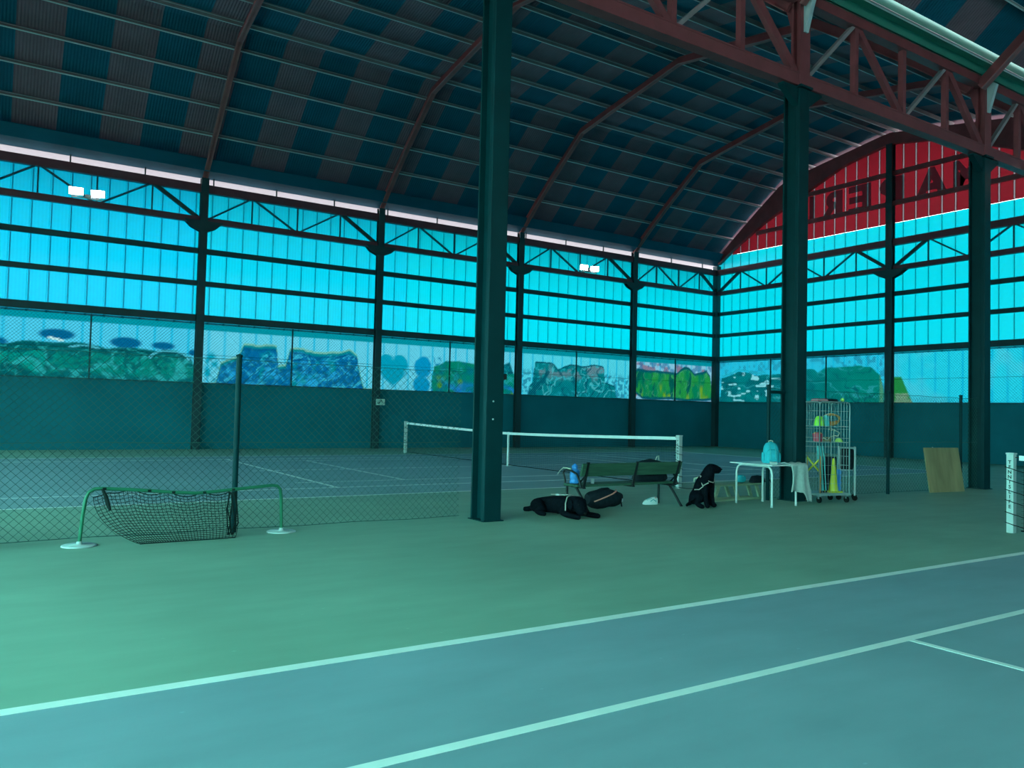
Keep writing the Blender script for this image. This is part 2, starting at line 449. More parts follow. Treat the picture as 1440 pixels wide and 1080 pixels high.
while u < YF-.1:
    clad_sheet(RIGHTW, wr, u, 4.14, ZRED if gable_top(u+.25) > ZRED else gable_top(u+.25)+.45, SH[3])
    if gable_top(u+.25) > ZRED+.05:
        a, b = gable_top(u)+.25, gable_top(u+SHEET)+.25
        # red sheet, a narrow light gap between it and the next one
        p = [RIGHTW.p(u+.025, .045, ZRED), RIGHTW.p(u+SHEET-.025, .045, ZRED), RIGHTW.p(u+SHEET-.025, .045, b), RIGHTW.p(u+.025, .045, a)]
        MB().add(p, [(0, 1, 2, 3)]).build('red_sheet', M['red_clad'], wr)
        g = .045
        p = [RIGHTW.p(u-g, .04, ZRED), RIGHTW.p(u+g, .04, ZRED), RIGHTW.p(u+g, .04, a), RIGHTW.p(u-g, .04, a)]
        MB().add(p, [(0, 1, 2, 3)]).build('joint_strip', M['slit'], wr)
    u += SHEET; k += 1
# sign letters on the red sheets, seen from behind (mirrored)
def text_mesh(txt, size, bold=0.0, ext=0.0):
    cu = bpy.data.curves.new('t', 'FONT'); cu.body = txt; cu.size = size; cu.align_x = 'CENTER'; cu.align_y = 'BOTTOM_BASELINE'
    cu.offset = bold; cu.extrude = ext; cu.resolution_u = 3
    o = bpy.data.objects.new('t', cu); COL.objects.link(o)
    dg = bpy.context.evaluated_depsgraph_get(); me = bpy.data.meshes.new_from_object(o.evaluated_get(dg))
    bpy.data.objects.remove(o); bpy.data.curves.remove(cu)
    return me
for ch, yc, wd in (('M', 15.45, 1.00), ('A', 16.78, 1.35), ('P', 18.42, 1.05), ('E', 19.83, 1.05), ('R', 21.18, 1.10), ('I', 22.15, .26)):
    me = text_mesh(ch, 1.0, .045)
    xs = np.array([v.co[:2] for v in me.vertices]); x0, x1 = xs[:, 0].min(), xs[:, 0].max(); y0, y1 = xs[:, 1].min(), xs[:, 1].max()
    for v in me.vertices:
        # outside reads left to right towards +Y, so inside it is mirrored
        a = (v.co.x-x0)/(x1-x0)-.5; b = (v.co.y-y0)/(y1-y0)
        v.co = (X1-.052, yc+a*wd, 10.12+b*1.2)
    link('sign_letter', me, M['letter'], wr)

# --- unseen left gable and near wall, sheet tints added to steer the light
wl_ = base_wall(LEFTW, YN-.2, YF-.06, 'wall_left', 'unseen left end wall with clear green sheets added to tint the light, red cladding above', .9)
for u in (YN+.1, -.13, YV, 18.35):
    LEFTW.box(MB(), u-.12, u+.12, .1, .34, 0, 12 if u in (-.13, 18.35) else 9).build('wall_column', M['rail'], wl_)
for zc in (4.3, 7.5):
    LEFTW.box(MB(), YN+.2, YF-.2, .10, .2, zc-.09, zc+.09).build('girt', M['rail'], wl_)
u = YN+.02
while u < YF-1.0:
    a, b = gable_top(u)+.3, gable_top(u+1.03)+.3
    zc = 7.2 if u < 9 else 3.9  # clear height shaped to limit direct light on the roof
    p = [LEFTW.p(u, .03, .9), LEFTW.p(u+1.02, .03, .9), LEFTW.p(u+1.02, .03, zc), LEFTW.p(u, .03, zc)]
    MB().add(p, [(0, 1, 2, 3)]).build('clear_sheet', M['end_clad'], wl_)
    p = [LEFTW.p(u, .03, zc), LEFTW.p(u+1.03, .03, zc), LEFTW.p(u+1.03, .03, b), LEFTW.p(u, .03, a)]
    MB().add(p, [(0, 1, 2, 3)]).build('red_sheet', M['red_clad'], wl_); u += 1.03
wn = base_wall(NEARW, X0-.2, X1+.2, 'wall_near', 'unseen near side wall behind the courts with dim green sheets added to hold back light')
wall_columns(NEARW, wn, BAY)
for (z0, z1, t) in RAILS + [(8.47, 8.74, .18)]:
    NEARW.box(MB(), X0, X1, .10, .10+t, z0, z1).build('girt', M['rail'], wn)
u = X0+.02
while u < X1-1:
    p = [NEARW.p(u, .03, ZW), NEARW.p(u+1.02, .03, ZW), NEARW.p(u+1.02, .03, 8.8), NEARW.p(u, .03, 8.8)]
    MB().add(p, [(0, 1, 2, 3)]).build('cladding_sheet', M['near_clad'], wn); u += 1.03

# ------------------------------------------------------------------ painted panes (graffiti) under the sheets
def vnoise(U, V, s, seed):
    r = np.random.default_rng(seed); g = r.random((64, 64))
    x = U*s; y = V*s; xi = np.floor(x).astype(int); yi = np.floor(y).astype(int); fx = x-xi; fy = y-yi
    fx = fx*fx*(3-2*fx); fy = fy*fy*(3-2*fy)
    def G(a, b): return g[a % 64, b % 64]
    return (G(xi, yi)*(1-fx)+G(xi+1, yi)*fx)*(1-fy)+(G(xi, yi+1)*(1-fx)+G(xi+1, yi+1)*fx)*fy
def fbm(U, V, s, seed): return .55*vnoise(U, V, s, seed)+.3*vnoise(U, V, s*2.1, seed+1)+.15*vnoise(U, V, s*4.3, seed+2)
def sstep(a, b, x):
    t = np.clip((x-a)/(b-a), 0, 1); return t*t*(3-2*t)
def lay(C, col, a): return C*(1-a[..., None])+np.array(col)*a[..., None]
def capsule(U, V, x0, y0, x1, y1, r):
    dx, dy = x1-x0, y1-y0; t = np.clip(((U-x0)*dx+(V-y0)*dy)/(dx*dx+dy*dy+1e-9), 0, 1)
    return np.hypot(U-x0-t*dx, V-y0-t*dy)-r
def ellipse(U, V, cx, cy, rx, ry): return (np.hypot((U-cx)/rx, (V-cy)/ry)-1)*min(rx, ry)
def profile(U, V, xs, ys, n=.05, seed=3):
    """signed distance-like field of the area under a skyline"""
    return V-np.interp(U, xs, ys)-n*(fbm(U, V, 3, seed)-.5)*2
def heart(U, V, cx, cy, s):
    x = (U-cx)/s; y = (V-cy)/s
    return ((x*x+y*y-1)**3-x*x*y*y*y)
def ribs(C, U, first=.30, col=(.0, .58, .86)):
    ph = ((U-first) % SHEET)/SHEET
    return lay(C, col, (sstep(.0, .04, ph)*(1-sstep(.13, .17, ph)))*.85)
def scrib(C, U, V, mask, col, s, w, seed, k=1.0):
    n = fbm(U+.3*fbm(U, V, 2, seed+9), V, s, seed); return lay(C, col, mask*(1-sstep(w*.5, w, np.abs(n-.5)))*k)
BASE = (.24, .72, .95)
def art_a(U, V):            # big green wall of letters with dark blue blobs
    C = ribs(np.ones(U.shape+(3,))*np.array((.10, .70, .95)), U)
    for cx, cy, rx, ry in ((.5, 1.02, .5, .16), (2.25, 1.33, .48, .16), (4.15, 1.2, .45, .17), (5.25, 1.17, .35, .12), (-.4, 1.0, .4, .2), (6.15, 1.0, .12, .1)):
        C = lay(C, (.0, .15, .34), 1-sstep(-.03, .03, ellipse(U, V, cx, cy, rx, ry)))
    sk = profile(U, V, [-1, 0, .8, 1.4, 2.3, 2.9, 3.6, 4.4, 5.0, 5.6, 6.1, 6.25], [.95, .95, .93, 1.12, 1.08, 1.12, 1.0, 1.06, 1.02, 1.08, .82, .5], .05, 4)
    mk = 1-sstep(-.02, .02, sk)
    C = lay(C, (.0, .16, .17), mk)
    inn = 1-sstep(-.04, .03, profile(U, V, [-1, 0, 2, 3, 4, 5, 5.7, 6.1], [.72, .74, .78, .8, .70, .85, .85, .5], .12, 14))
    C = lay(C, (.0, .27, .22), inn*.95)
    C = lay(C, (.0, .36, .30), inn*sstep(.45, .75, fbm(U, V, 1.6, 31)))
    C = lay(C, (.0, .13, .17), mk*(1-sstep(.05, .3, V+.25*(fbm(U, V, 1.5, 8)-.5)))*.8)
    C = scrib(C, U, V, mk, (.03, .50, .50), 1.2, .045, 21, .8)
    C = scrib(C, U*.4, V, mk, (.0, .14, .16), 2.5, .04, 22, .8)
    C = lay(C, (.0, .085, .11), (1-sstep(.02, .06, np.abs(sk+.10)))*.7)
    C = scrib(C, U*.8, V, mk, (.0, .10, .12), 1.5, .025, 25, .8); C = scrib(C, U*.5, V*1.3, mk, (.02, .46, .44), 2.2, .022, 26, .7)
    for (cx, cy, rx, ry) in ((5.45, .75, .58, .26), (3.0, .95, .35, .08)):
        C = lay(C, (.10, .58, .70), mk*(1-sstep(.012, .03, np.abs(ellipse(U, V, cx, cy, rx, ry))))*(V > cy))
    C = lay(C, (.7, .95, .95), (1-sstep(.01, .025, capsule(U, V, 2.05, 1.22, 2.4, 1.15, .02))))
    return C
def art_b(U, V):            # blue letters with a yellowish outline
    C = ribs(np.ones(U.shape+(3,))*np.array((.18, .76, .95)), U)
    C = lay(C, (.0, .45, .62), (1-sstep(-.05, .05, ellipse(U, V, .45, .5, .22, .55)))*sstep(.45, .6, fbm(U, V, 3, 77)))
    sk = profile(U, V, [.6, .75, 1.2, 1.35, 1.5, 2.55, 2.62, 2.7, 2.95, 3.1, 3.6, 3.65, 4.2, 4.9, 5.3, 5.6, 5.65, 5.9], [0, .7, .9, 1.0, 1.38, 1.40, 1.36, .7, .75, 1.32, 1.34, 1.3, 1.25, 1.3, 1.42, 1.25, .85, 0], .05, 5)
    C = lay(C, (.25, .62, .50), 1-sstep(.03, .06, sk)); C = lay(C, (.0, .30, .34), 1-sstep(-.04, -.01, sk))
    mk = 1-sstep(-.14, -.08, sk)
    C = lay(C, (.0, .17, .42), mk); C = lay(C, (.0, .33, .42), mk*sstep(.5, .62, fbm(U, V, 1.3, 41)))
    C = lay(C, (.02, .44, .82), mk*sstep(.55, .7, fbm(U, V, 2.5, 42))*(1-sstep(.7, 1.2, V)))
    C = scrib(C, U-.7*V, V, mk, (.05, .60, .78), 2.0, .04, 43, .8); C = scrib(C, U*1.4+V, V*1.2, mk, (.03, .50, .80), 2.6, .035, 46, .8)
    C = lay(C, (.0, .10, .22), (1-sstep(.015, .04, np.abs(sk+.16)))*.7); C = scrib(C, U-.7*V, V, mk, (.0, .12, .28), 2.4, .045, 44, .9)
    return C
def art_c(U, V):            # blue heart, then dark green letters over blue
    C = ribs(np.ones(U.shape+(3,))*np.array((.18, .76, .95)), U)
    C = lay(C, (.0, .42, .60), 1-sstep(-.03, .05, heart(U, V, .74, .70, .53)))
    C = lay(C, (.0, .36, .66), 1-sstep(-.03, .03, np.minimum(ellipse(U, V, 2.0, .95, .36, .42), ellipse(U, V, 1.95, .25, .35, .38))+.1*(fbm(U, V, 4, 6)-.5)))
    C = scrib(C, U, V, 1-sstep(-.03, .03, ellipse(U, V, 2.5, 1.2, .3, .3)), (.0, .30, .5), 4, .07, 12)
    sk = np.maximum(profile(U, V, [2.3, 2.5, 3.0, 3.6, 4.3, 5.0, 5.6, 6.0, 6.2], [.0, 1.0, 1.22, 1.28, 1.18, 1.24, 1.2, 1.35, .9], .06, 7), 2.4-U)
    mk = 1-sstep(-.03, .03, sk)
    C = lay(C, (.0, .20, .26), mk); C = lay(C, (.0, .27, .17), mk*sstep(.42, .6, fbm(U, V, 1.5, 51)))
    C = lay(C, (.10, .34, .03), mk*sstep(.58, .7, fbm(U, V, 2.2, 52))*(1-sstep(.4, .8, V)))
    C = lay(C, (.01, .25, .66), mk*sstep(.5, .65, fbm(U, V, 2.2, 53))*(1-sstep(.2, .5, V)))
    C = scrib(C, U, V, mk, (.02, .42, .45), 1.6, .03, 54, .7); C = scrib(C, U, V, mk, (.0, .10, .16), 1.8, .03, 55, .8)
    return C
def art_d(U, V):            # teal scribbled letters with speckled sides
    C = ribs(np.ones(U.shape+(3,))*np.array((.12, .80, .95)), U)
    sp = sstep(.52, .58, vnoise(U, V, 11, 61))*(1-sstep(.9, 1.35, V+.5*(fbm(U, V, 1.2, 62)-.5)))
    C = lay(C, (.02, .30, .45), sp*.85)
    sk = profile(U, V, [.65, .75, .85, 1.0, 1.9, 2.2, 2.9, 3.4, 4.0, 4.5, 4.75, 4.82, 5.4, 5.5], [0, .4, .5, 1.42, 1.4, 1.18, 1.42, 1.35, 1.45, 1.42, 1.36, .7, .55, 0], .07, 8)
    mk = 1-sstep(-.03, .03, sk)
    C = lay(C, (.0, .25, .28), mk); C = lay(C, (.20, .30, .36), mk*sstep(.5, .62, fbm(U, V, 2.2, 63))*sstep(.6, 1.1, V)*.8)
    C = scrib(C, U, V, mk, (.10, .60, .66), 1.7, .035, 64, .85); C = scrib(C, U, V, mk, (.02, .50, .58), 2.4, .03, 66, .8)
    C = scrib(C, U, V, 1-sstep(.0, .04, sk), (.0, .11, .16), 1.4, .035, 65, .9)
    C = lay(C, (.0, .11, .16), (1-sstep(.02, .045, np.abs(sk))))
    return C
def art_e(U, V):            # bright green and yellow letters, red splashes
    C = ribs(np.ones(U.shape+(3,))*np.array((.38, .72, .92)), U)
    C = lay(C, (.38, .20, .30), sstep(.56, .66, vnoise(U, V, 4, 71))*sstep(1.2, 1.4, V)*(1-sstep(1.65, 1.8, V))*.9)
    C = lay(C, (.03, .20, .42), sstep(.55, .62, vnoise(U, V, 7, 72))*.7)
    C = lay(C, (.42, .10, .13), 1-sstep(-.05, .05, ellipse(U, V, .22, .35, .25, .3)))
    sk = profile(U, V, [.05, .15, .3, .45, 1.2, 2.2, 3.0, 3.2, 3.5, 3.8, 4.2, 4.6, 5.0, 5.25, 5.4, 5.5], [.45, .7, 1.3, 1.42, 1.38, 1.36, 1.3, 1.5, 1.66, 1.6, 1.3, 1.42, 1.5, 1.3, .5, .3], .05, 9)
    lo = np.interp(U, [0, .4, .8, 1.5, 2.5, 3.5, 4.5, 5.5], [.5, .3, .08, .06, .12, .05, .08, .15])-V
    sk = np.maximum(sk, lo); mk = 1-sstep(-.02, .02, sk); C = lay(C, (.0, .12, .16), 1-sstep(.02, .06, sk))
    C = lay(C, (.0, .26, .11), mk*(1-sstep(-.12, -.06, sk)))
    inn = 1-sstep(-.10, -.05, sk)
    C = lay(C, (.02, .36, .07), inn*sstep(.40, .6, fbm(U*1.6, V*.5, 1.6, 73)))
    C = lay(C, (.22, .46, .02), inn*sstep(.52, .66, fbm(U*2, V*.6, 1.6, 74))*(1-sstep(.6, .9, V)))
    C = lay(C, (.0, .13, .10), inn*sstep(.58, .68, fbm(U*2, V*.7, 1.7, 75)))
    C = scrib(C, U*1.5, V, inn, (.10, .46, .22), 1.6, .02, 76, .7)
    return C
def art_f(U, V):            # dark teal letters at the corner of the end wall
    C = ribs(np.ones(U.shape+(3,))*np.array((.03, .66, .90)), U)
    C = lay(C, (.02, .22, .36), sstep(.6, .66, vnoise(U, V, 7, 86))*.6)
    sk = profile(U, V, [.25, .3, .6, 1.1, 1.4, 2.0, 2.4, 3.0, 3.3, 4.2, 5.2, 5.6, 5.75, 6.1, 7.0, 7.8, 8.3, 8.7, 8.9], [.3, 1.2, 1.25, 1.4, 1.48, 1.42, 1.25, 1.3, 1.3, 1.35, 1.5, 1.45, 1.3, 1.5, 1.52, 1.55, 1.45, 1.1, .3], .06, 10)
    mk = 1-sstep(-.02, .02, sk)
    C = lay(C, (.0, .17, .20), mk); C = lay(C, (.0, .25, .26), mk*sstep(.4, .62, fbm(U, V, 1.2, 81)))
    C = lay(C, (.0, .27, .20), mk*sstep(4.0, 8.2, U)*.8)
    C = lay(C, (.35, .85, .92), mk*sstep(.72, .78, vnoise(U*1.2, V*3, 3, 82))*(1-sstep(3.0, 4.2, U)))
    C = scrib(C, U*.7, V*1.6, mk, (.03, .42, .46), 1.2, .025, 83, .7); C = scrib(C, U, V, mk, (.0, .10, .13), 1.3, .025, 84, .8)
    C = lay(C, (.12, .40, .20), mk*(1-sstep(.03, .12, np.abs(U-8.75)))*(V < 1.3)*.7)
    C = lay(C, (.75, .80, .86), (U < .16)*1.0*(V < 1.9))
    C = lay(C, (.02, .50, .62), (1-sstep(.02, .05, np.abs(sk-.10)))*(U < 3))
    return C
def art_g(U, V):            # clean bluish panes with a green wedge
    C = ribs(np.ones(U.shape+(3,))*np.array((.02, .74, .92)), U, .15, (.0, .52, .80))
    C = lay(C, (.10, .70, .85), sstep(.45, .65, fbm(U, V, .8, 91))*.6)
    wd = np.maximum(U-(.35+.45*(1.1-V)), V-1.05)
    C = lay(C, (.02, .28, .06), 1-sstep(-.03, .03, wd)); C = lay(C, (.25, .42, .25), (1-sstep(-.03, .03, wd))*(V < .38)*sstep(.4, .6, fbm(U, V, 4, 92)))
    return C
def art_plain(U, V): return ribs(np.ones(U.shape+(3,))*np.array((.05, .72, .92)), U)

win_n = [0]
def window(wl, u0, u1, art, label, breaks, rev=False, res=.034, fine=True):
    """a row of painted clear panes between two columns with dividing bars and a protective mesh"""
    win_n[0] += 1
    z0, z1 = ZW, 4.20
    w = tag(bpy.data.objects.new('window_%d' % win_n[0], None), label, kind='structure'); COL.objects.link(w)
    edges = [u0] + list(breaks) + [u1]
    for a, b in zip(edges[:-1], edges[1:]):
        nu = max(2, int((b-a)/res)); nv = max(2, int((z1-z0)/res))
        uu = np.linspace(a, b, nu+1); vv = np.linspace(z0, z1, nv+1)
        UU, VV = np.meshgrid(uu, vv)
        vs = np.stack([np.full_like(UU, X1-.02), UU, VV], -1) if wl.k == 'right' else np.stack([UU, np.full_like(UU, YF-.02), VV], -1)
        idx = np.arange((nu+1)*(nv+1)).reshape(nv+1, nu+1)
        q = np.stack([idx[:-1, :-1], idx[:-1, 1:], idx[1:, 1:], idx[1:, :-1]], -1).reshape(-1, 4)
        me = bpy.data.meshes.new('pane')
        me.vertices.add(UU.size); me.vertices.foreach_set('co', vs.reshape(-1))
        me.loops.add(q.size); me.loops.foreach_set('vertex_index', q.reshape(-1).astype(np.int32))
        me.polygons.add(len(q)); me.polygons.foreach_set('loop_start', np.arange(0, q.size, 4, dtype=np.int32))
        me.update(calc_edges=True)
        Uu = (u1-UU) if rev else (UU-u0)
        C = art(Uu, VV-z0)
        if wl.k == 'far': C = lay(C, (.0, .36, .44), (VV > 3.93)*1.0)      # coated strip along the top
        C = np.clip(C*np.array((.8, 1, 1)), 0, 1)
        at = me.color_attributes.new('paint', 'FLOAT_COLOR', 'POINT')
        at.data.foreach_set('color', np.concatenate([C.reshape(-1, 3), np.ones((UU.size, 1))], 1).astype(np.float32).reshape(-1))
        link('pane', me, M['paint'], w)
    for u in breaks:
        wl.box(MB(), u-.022, u+.022, .04, .09, z0, z1).build('mullion', M['rail'], w)
    a, b = u0+.12, u1-.12
    wl.box(MB(), a, b, .02, .09, z0, z0+.03).build('sill', M['rail'], w)
    if fine:
        mb = MB(); h = z1-z0; st = .105
        for sg in (1, -1):
            t = a-h
            while t < b:
                p0 = max(t, a); p1 = min(t+h, b)
                if p1 > p0:
                    za, zb = z0+(p0-t), z0+(p1-t)
                    if sg < 0: za, zb = z0+z1-za, z0+z1-zb
                    mb.wire(wl.p(p0, .075, za), wl.p(p1, .075, zb), .0046)
                t += st
        mb.wire(wl.p(a, .075, z0+.95), wl.p(b, .075, z0+.95), .008)
        mb.build('wire_mesh', M['wire'], w, kind='stuff')
    return w
arts = [(art_plain, 'row of clear panes with blue ribs outside the left edge of view'),
        (art_a, 'far wall window covered with a wide sea green graffiti'),
        (art_b, 'far wall window with blue graffiti letters in a yellowish outline'),
        (art_c, 'far wall window with a blue heart beside dark green graffiti'),
        (art_d, 'far wall window with teal scribbled graffiti and speckled sides'),
        (art_e, 'corner window of the far wall with bright green and yellow graffiti')]
for i, (art, lab) in enumerate(arts):
    window(FARW, BAY[i], BAY[i+1], art, lab, [(BAY[i]+BAY[i+1])/2], fine=i > 0, res=.034 if i else .1)
window(RIGHTW, GCOL[3], GCOL[4], art_f, 'end wall corner window with dark teal graffiti across its panes', [21.35, 24.28], rev=True)
window(RIGHTW, GCOL[2], GCOL[3], art_g, 'end wall window with clean blue panes and a green wedge at its corner', [12.2, 15.2], rev=True)
window(RIGHTW, GCOL[1], GCOL[2], art_plain, 'end wall window with clean blue ribbed panes past the third column', [2.9, 6.0], rev=True, fine=False, res=.06)
window(RIGHTW, GCOL[0], GCOL[1], art_plain, 'end wall window with plain panes in the near corner of the hall', [-6.3, -3.2], rev=True, fine=False, res=.1)

# ------------------------------------------------------------------ roof
ROOT = thing('ceiling', 'double arched hall roof of teal and brown striped corrugated sheets', None, kind='structure')
def offset_poly(P, d):
    """offset an open (Y,Z) polyline upwards by d"""
    out = []; n = len(P)
    nr = []
    for i in range(n-1):
        t = (Vector(P[i+1])-Vector(P[i])).normalized(); q = Vector((-t.y, t.x))
        if q.y < 0: q = -q
        nr.append(q)
    for i in range(n):
        if i == 0: m = nr[0]; k = 1
        elif i == n-1: m = nr[-1]; k = 1
        else:
            m = (nr[i-1]+nr[i]).normalized(); k = 1/max(.3, m.dot(nr[i]))
        out.append(Vector(P[i])+m*d*k)
    return out
def nave(mir):
    f = (lambda y: 2*YV-y) if mir else (lambda y: y)
    B = [(f(27.52), 8.88), (f(26.4), 9.82), (f(25.2), 10.74), (f(23.45), 12.00), (f(21.9), 12.27), (f(18.42), 12.83), (f(14.94), 12.27), (f(13.39), 12.00), (f(11.64), 10.74), (f(10.44), 9.82), (f(9.32), 8.88)]
    DR, DP = .24, .39
    # ribs
    for x in [5.57+6.3*k for k in range(-2, 4)]:
        mb = MB()
        lo, hi = offset_poly(B, 0), offset_poly(B, DR)
        l2 = offset_poly(B, .02)
        for i in range(len(B)-1):
            a, b, c, d = lo[i], lo[i+1], hi[i+1], hi[i]
            mb.hexa([(x-.035, *a), (x+.035, *a), (x+.035, *b), (x-.035, *b), (x-.035, *d), (x+.035, *d), (x+.035, *c), (x-.035, *c)])
        r = mb.build('roof_rib', M['red'], ROOT)
        mb = MB()
        for i in range(len(B)-1):
            a, b, c, d = lo[i], lo[i+1], l2[i+1], l2[i]
            mb.hexa([(x-.085, *a), (x+.085, *a), (x+.085, *b), (x-.085, *b), (x-.085, *d), (x+.085, *d), (x+.085, *c), (x-.085, *c)])
        mb.build('flange', M['flange'], r)
    # purlins
    pl = offset_poly(B, DR); ph = offset_poly(B, DP)
    ys = [27.30, 26.45, 25.60, 24.76, 23.92, 23.08, 21.97, 20.87, 19.77, 18.68]
    ys = ys + [36.84-y for y in reversed(ys)]
    lowY = np.array([p.x for p in pl]); lowZ = np.array([p.y for p in pl]); o = np.argsort(lowY)
    for k, y in enumerate(ys):
        yy = f(y); z = float(np.interp(yy, lowY[o], lowZ[o])); z2 = float(np.interp(yy+.05, lowY[o], lowZ[o])); z1 = float(np.interp(yy-.05, lowY[o], lowZ[o]))
        t = Vector((.1, z2-z1)).normalized(); n = Vector((-t.y, t.x))
        dn = -t if t.y > 0 else t           # down-slope direction in (Y,Z)
        base = Vector((yy, z))
        def P3(x, v): return (x, v.x, v.y)
        mb = MB()
        a, b, th = base, base+n*(DP-DR), t*.012
        mb.hexa([P3(X0, a-th), P3(X1, a-th), P3(X1, a+th), P3(X0, a+th), P3(X0, b-th), P3(X1, b-th), P3(X1, b+th), P3(X0, b+th)])
        pu = mb.build('purlin', M['purlin'], ROOT)
        mb = MB(); q = base+dn*.036; e = n*.012
        mb.hexa([P3(X0, base-e*0), P3(X1, base-e*0), P3(X1, q), P3(X0, q), P3(X0, base+e), P3(X1, base+e), P3(X1, q+e), P3(X0, q+e)])
        mb.build('lip', M['lip'], pu)
        mb = MB(); c0 = base+n*.095; c1 = c0-dn*.020; e = n*.016
        mb.hexa([P3(X0, c0), P3(X1, c0), P3(X1, c1), P3(X0, c1), P3(X0, c0+e), P3(X1, c0+e), P3(X1, c1+e), P3(X0, c1+e)])
        mb.build('pale_edge_rib', M['lip'], pu)  # added pale rib, draws the faint reflected line along the web
    # corrugated sheets, one per stripe and slope
    sh = offset_poly(B, DP+.02)
    SW = 1.145; facets = [(0, 5), (5, 10)]
    for fi, (i0, i1) in enumerate(facets):
        tm = {}
        x = .10-SW*7; k = 1
        pts = [p.copy() for p in sh[i0:i1+1]]
        if fi == 1: pts[-1] = pts[-1].lerp(pts[-2], .44)      # stop short of the valley gutter
        nrm = []
        for i in range(len(pts)):
            t = (pts[min(i+1, len(pts)-1)]-pts[max(i-1, 0)]).normalized(); q = Vector((-t.y, t.x)); nrm.append(q if q.y > 0 else -q)
        while x < X1:
            m = M['teal_sheet'] if k % 2 else M['brown_sheet']
            me = tm.get(k % 2)
            if me is None:
                N = 28; vs = []
                for j in range(N+1):
                    am = .008 if j % 2 else -.008
                    for p, q in zip(pts, nrm):
                        w = p+q*am; vs.append((SW*j/N, w.x, w.y))
                L = len(pts)
                fs = [(j*L+i, j*L+i+1, (j+1)*L+i+1, (j+1)*L+i) for j in range(N) for i in range(L-1)]
                me = MB().add(vs, fs).mesh('roof_sheet'); me.materials.append(m); tm[k % 2] = me
            o2 = bpy.data.objects.new('roof_sheet', me); COL.objects.link(o2); o2.parent = ROOT; o2.location = (x, 0, 0)
            x += SW; k += 1
    rc = sh[5]
    MB().hexa([(X0, rc.x-.25, rc.y-.02), (X1, rc.x-.25, rc.y-.02), (X1, rc.x, rc.y+.03), (X0, rc.x, rc.y+.03), (X0, rc.x-.25, rc.y), (X1, rc.x-.25, rc.y), (X1, rc.x, rc.y+.05), (X0, rc.x, rc.y+.05)]).hexa([(X0, rc.x, rc.y+.03), (X1, rc.x, rc.y+.03), (X1, rc.x+.25, rc.y-.02), (X0, rc.x+.25, rc.y-.02), (X0, rc.x, rc.y+.05), (X1, rc.x, rc.y+.05), (X1, rc.x+.25, rc.y), (X0, rc.x+.25, rc.y)]).build('ridge_cap', M['teal_sheet'], ROOT)
    # curved end rafter against the right gable
    mb = MB(); N = 40
    up = offset_poly(B, DR); uy = np.array([p.x for p in up]); uz = np.array([p.y for p in up]); oo = np.argsort(uy)
    yy = np.linspace(f(27.35), f(9.35), N+1)
    for i in range(N):
        a, b = yy[i], yy[i+1]
        za, zb = gable_top(a), gable_top(b); ta, tb = float(np.interp(a, uy[oo], uz[oo])), float(np.interp(b, uy[oo], uz[oo]))
        mb.hexa([(X1-.30, a, za), (X1-.10, a, za), (X1-.10, b, zb), (X1-.30, b, zb), (X1-.30, a, ta), (X1-.10, a, ta), (X1-.10, b, tb), (X1-.30, b, tb)])
    mb.build('end_rafter', M['red'], ROOT)
nave(False); nave(True)
# wall plate strips under the far eave (folded eave sheet)
for y0, z0, y1, z1 in ((27.62, 8.98, 27.20, 9.14), (27.20, 9.14, 27.02, 9.48)):
    mb = MB(); mb.hexa([(X0, y0, z0), (X1, y0, z0), (X1, y1, z1), (X0, y1, z1), (X0, y0, z0+.02), (X1, y0, z0+.02), (X1, y1, z1+.02), (X0, y1, z1+.02)])
    mb.build('eave_sheet', M['teal_sheet'], ROOT)

mb = MB().box((X0-.5, 27.80, 9.02), (X1+.5, 29.3, 9.08)); mb.build('added_overhang', M['eave'], ROOT)  # added outside so the open slot glows pinkish instead of white sky
# ------------------------------------------------------------------ valley gutter, trusses and columns
mb = MB()
gp = [(9.50, 9.75), (9.46, 9.22), (9.02, 9.22), (9.02, 9.42), (8.79, 9.43), (8.77, 9.70)]
for (a, b) in zip(gp[:-1], gp[1:]):
    n_ = Vector((b[1]-a[1], a[0]-b[0])).normalized()*.012
    mb.hexa([(X0, *a), (X1, *a), (X1, *b), (X0, *b), (X0, a[0]+n_.x, a[1]+n_.y), (X1, a[0]+n_.x, a[1]+n_.y), (X1, b[0]+n_.x, b[1]+n_.y), (X0, b[0]+n_.x, b[1]+n_.y)])
gt = mb.build('gutter', M['gutter']); tag(gt, 'long pale green valley gutter between the two arched roofs', kind='structure')

def valley_truss(u0, u1, label):
    t = thing('roof_truss', label, None, (u0, YV, 0), kind='structure')
    L = u1-u0; a, b = .14, L-.14
    for (z0, z1) in ((7.45, 7.70), (9.02, 9.24)):
        mb = MB(); mb.box((a, -.10, z0), (b, .10, z0+.03)); mb.box((a, -.10, z1-.03), (b, .10, z1)); mb.box((a, -.09, z0+.03), (b, -.06, z1-.03)); mb.box((a, .06, z0+.03), (b, .09, z1-.03))
        mb.build('chord', M['red'], t)
    zb, zt = 7.68, 9.04; st = L/4
    for i in (1, 2, 3): MB().bar((st*i, 0, zb), (st*i, 0, zt), .11, .11).build('strut', M['red'], t)
    for p, q, w, m in (((.15, zb), (st-.07, zt), .07, 'purlin'), ((st+.07, zt), (2*st-.07, zb), .13, 'red'), ((2*st+.07, zb), (3*st-.07, zt), .07, 'purlin'), ((3*st+.07, zt), (L-.15, zb), .16, 'red')):
        MB().bar((p[0], 0, p[1]), (q[0], 0, q[1]), .10, w, up=(0, 1, 0) if False else (0, 0, 1)).build('strut', M[m], t)
tl = ['valley truss bay before the nearest column, out of view', 'red valley truss between the nearest and second columns', 'red valley truss between the second and third columns', 'red valley truss running right from the third column']
for i in range(4): valley_truss(VCOL[i], VCOL[i+1], tl[i])
valley_truss(VCOL[4], X1-.36, 'valley truss at the right end wall, out of view')

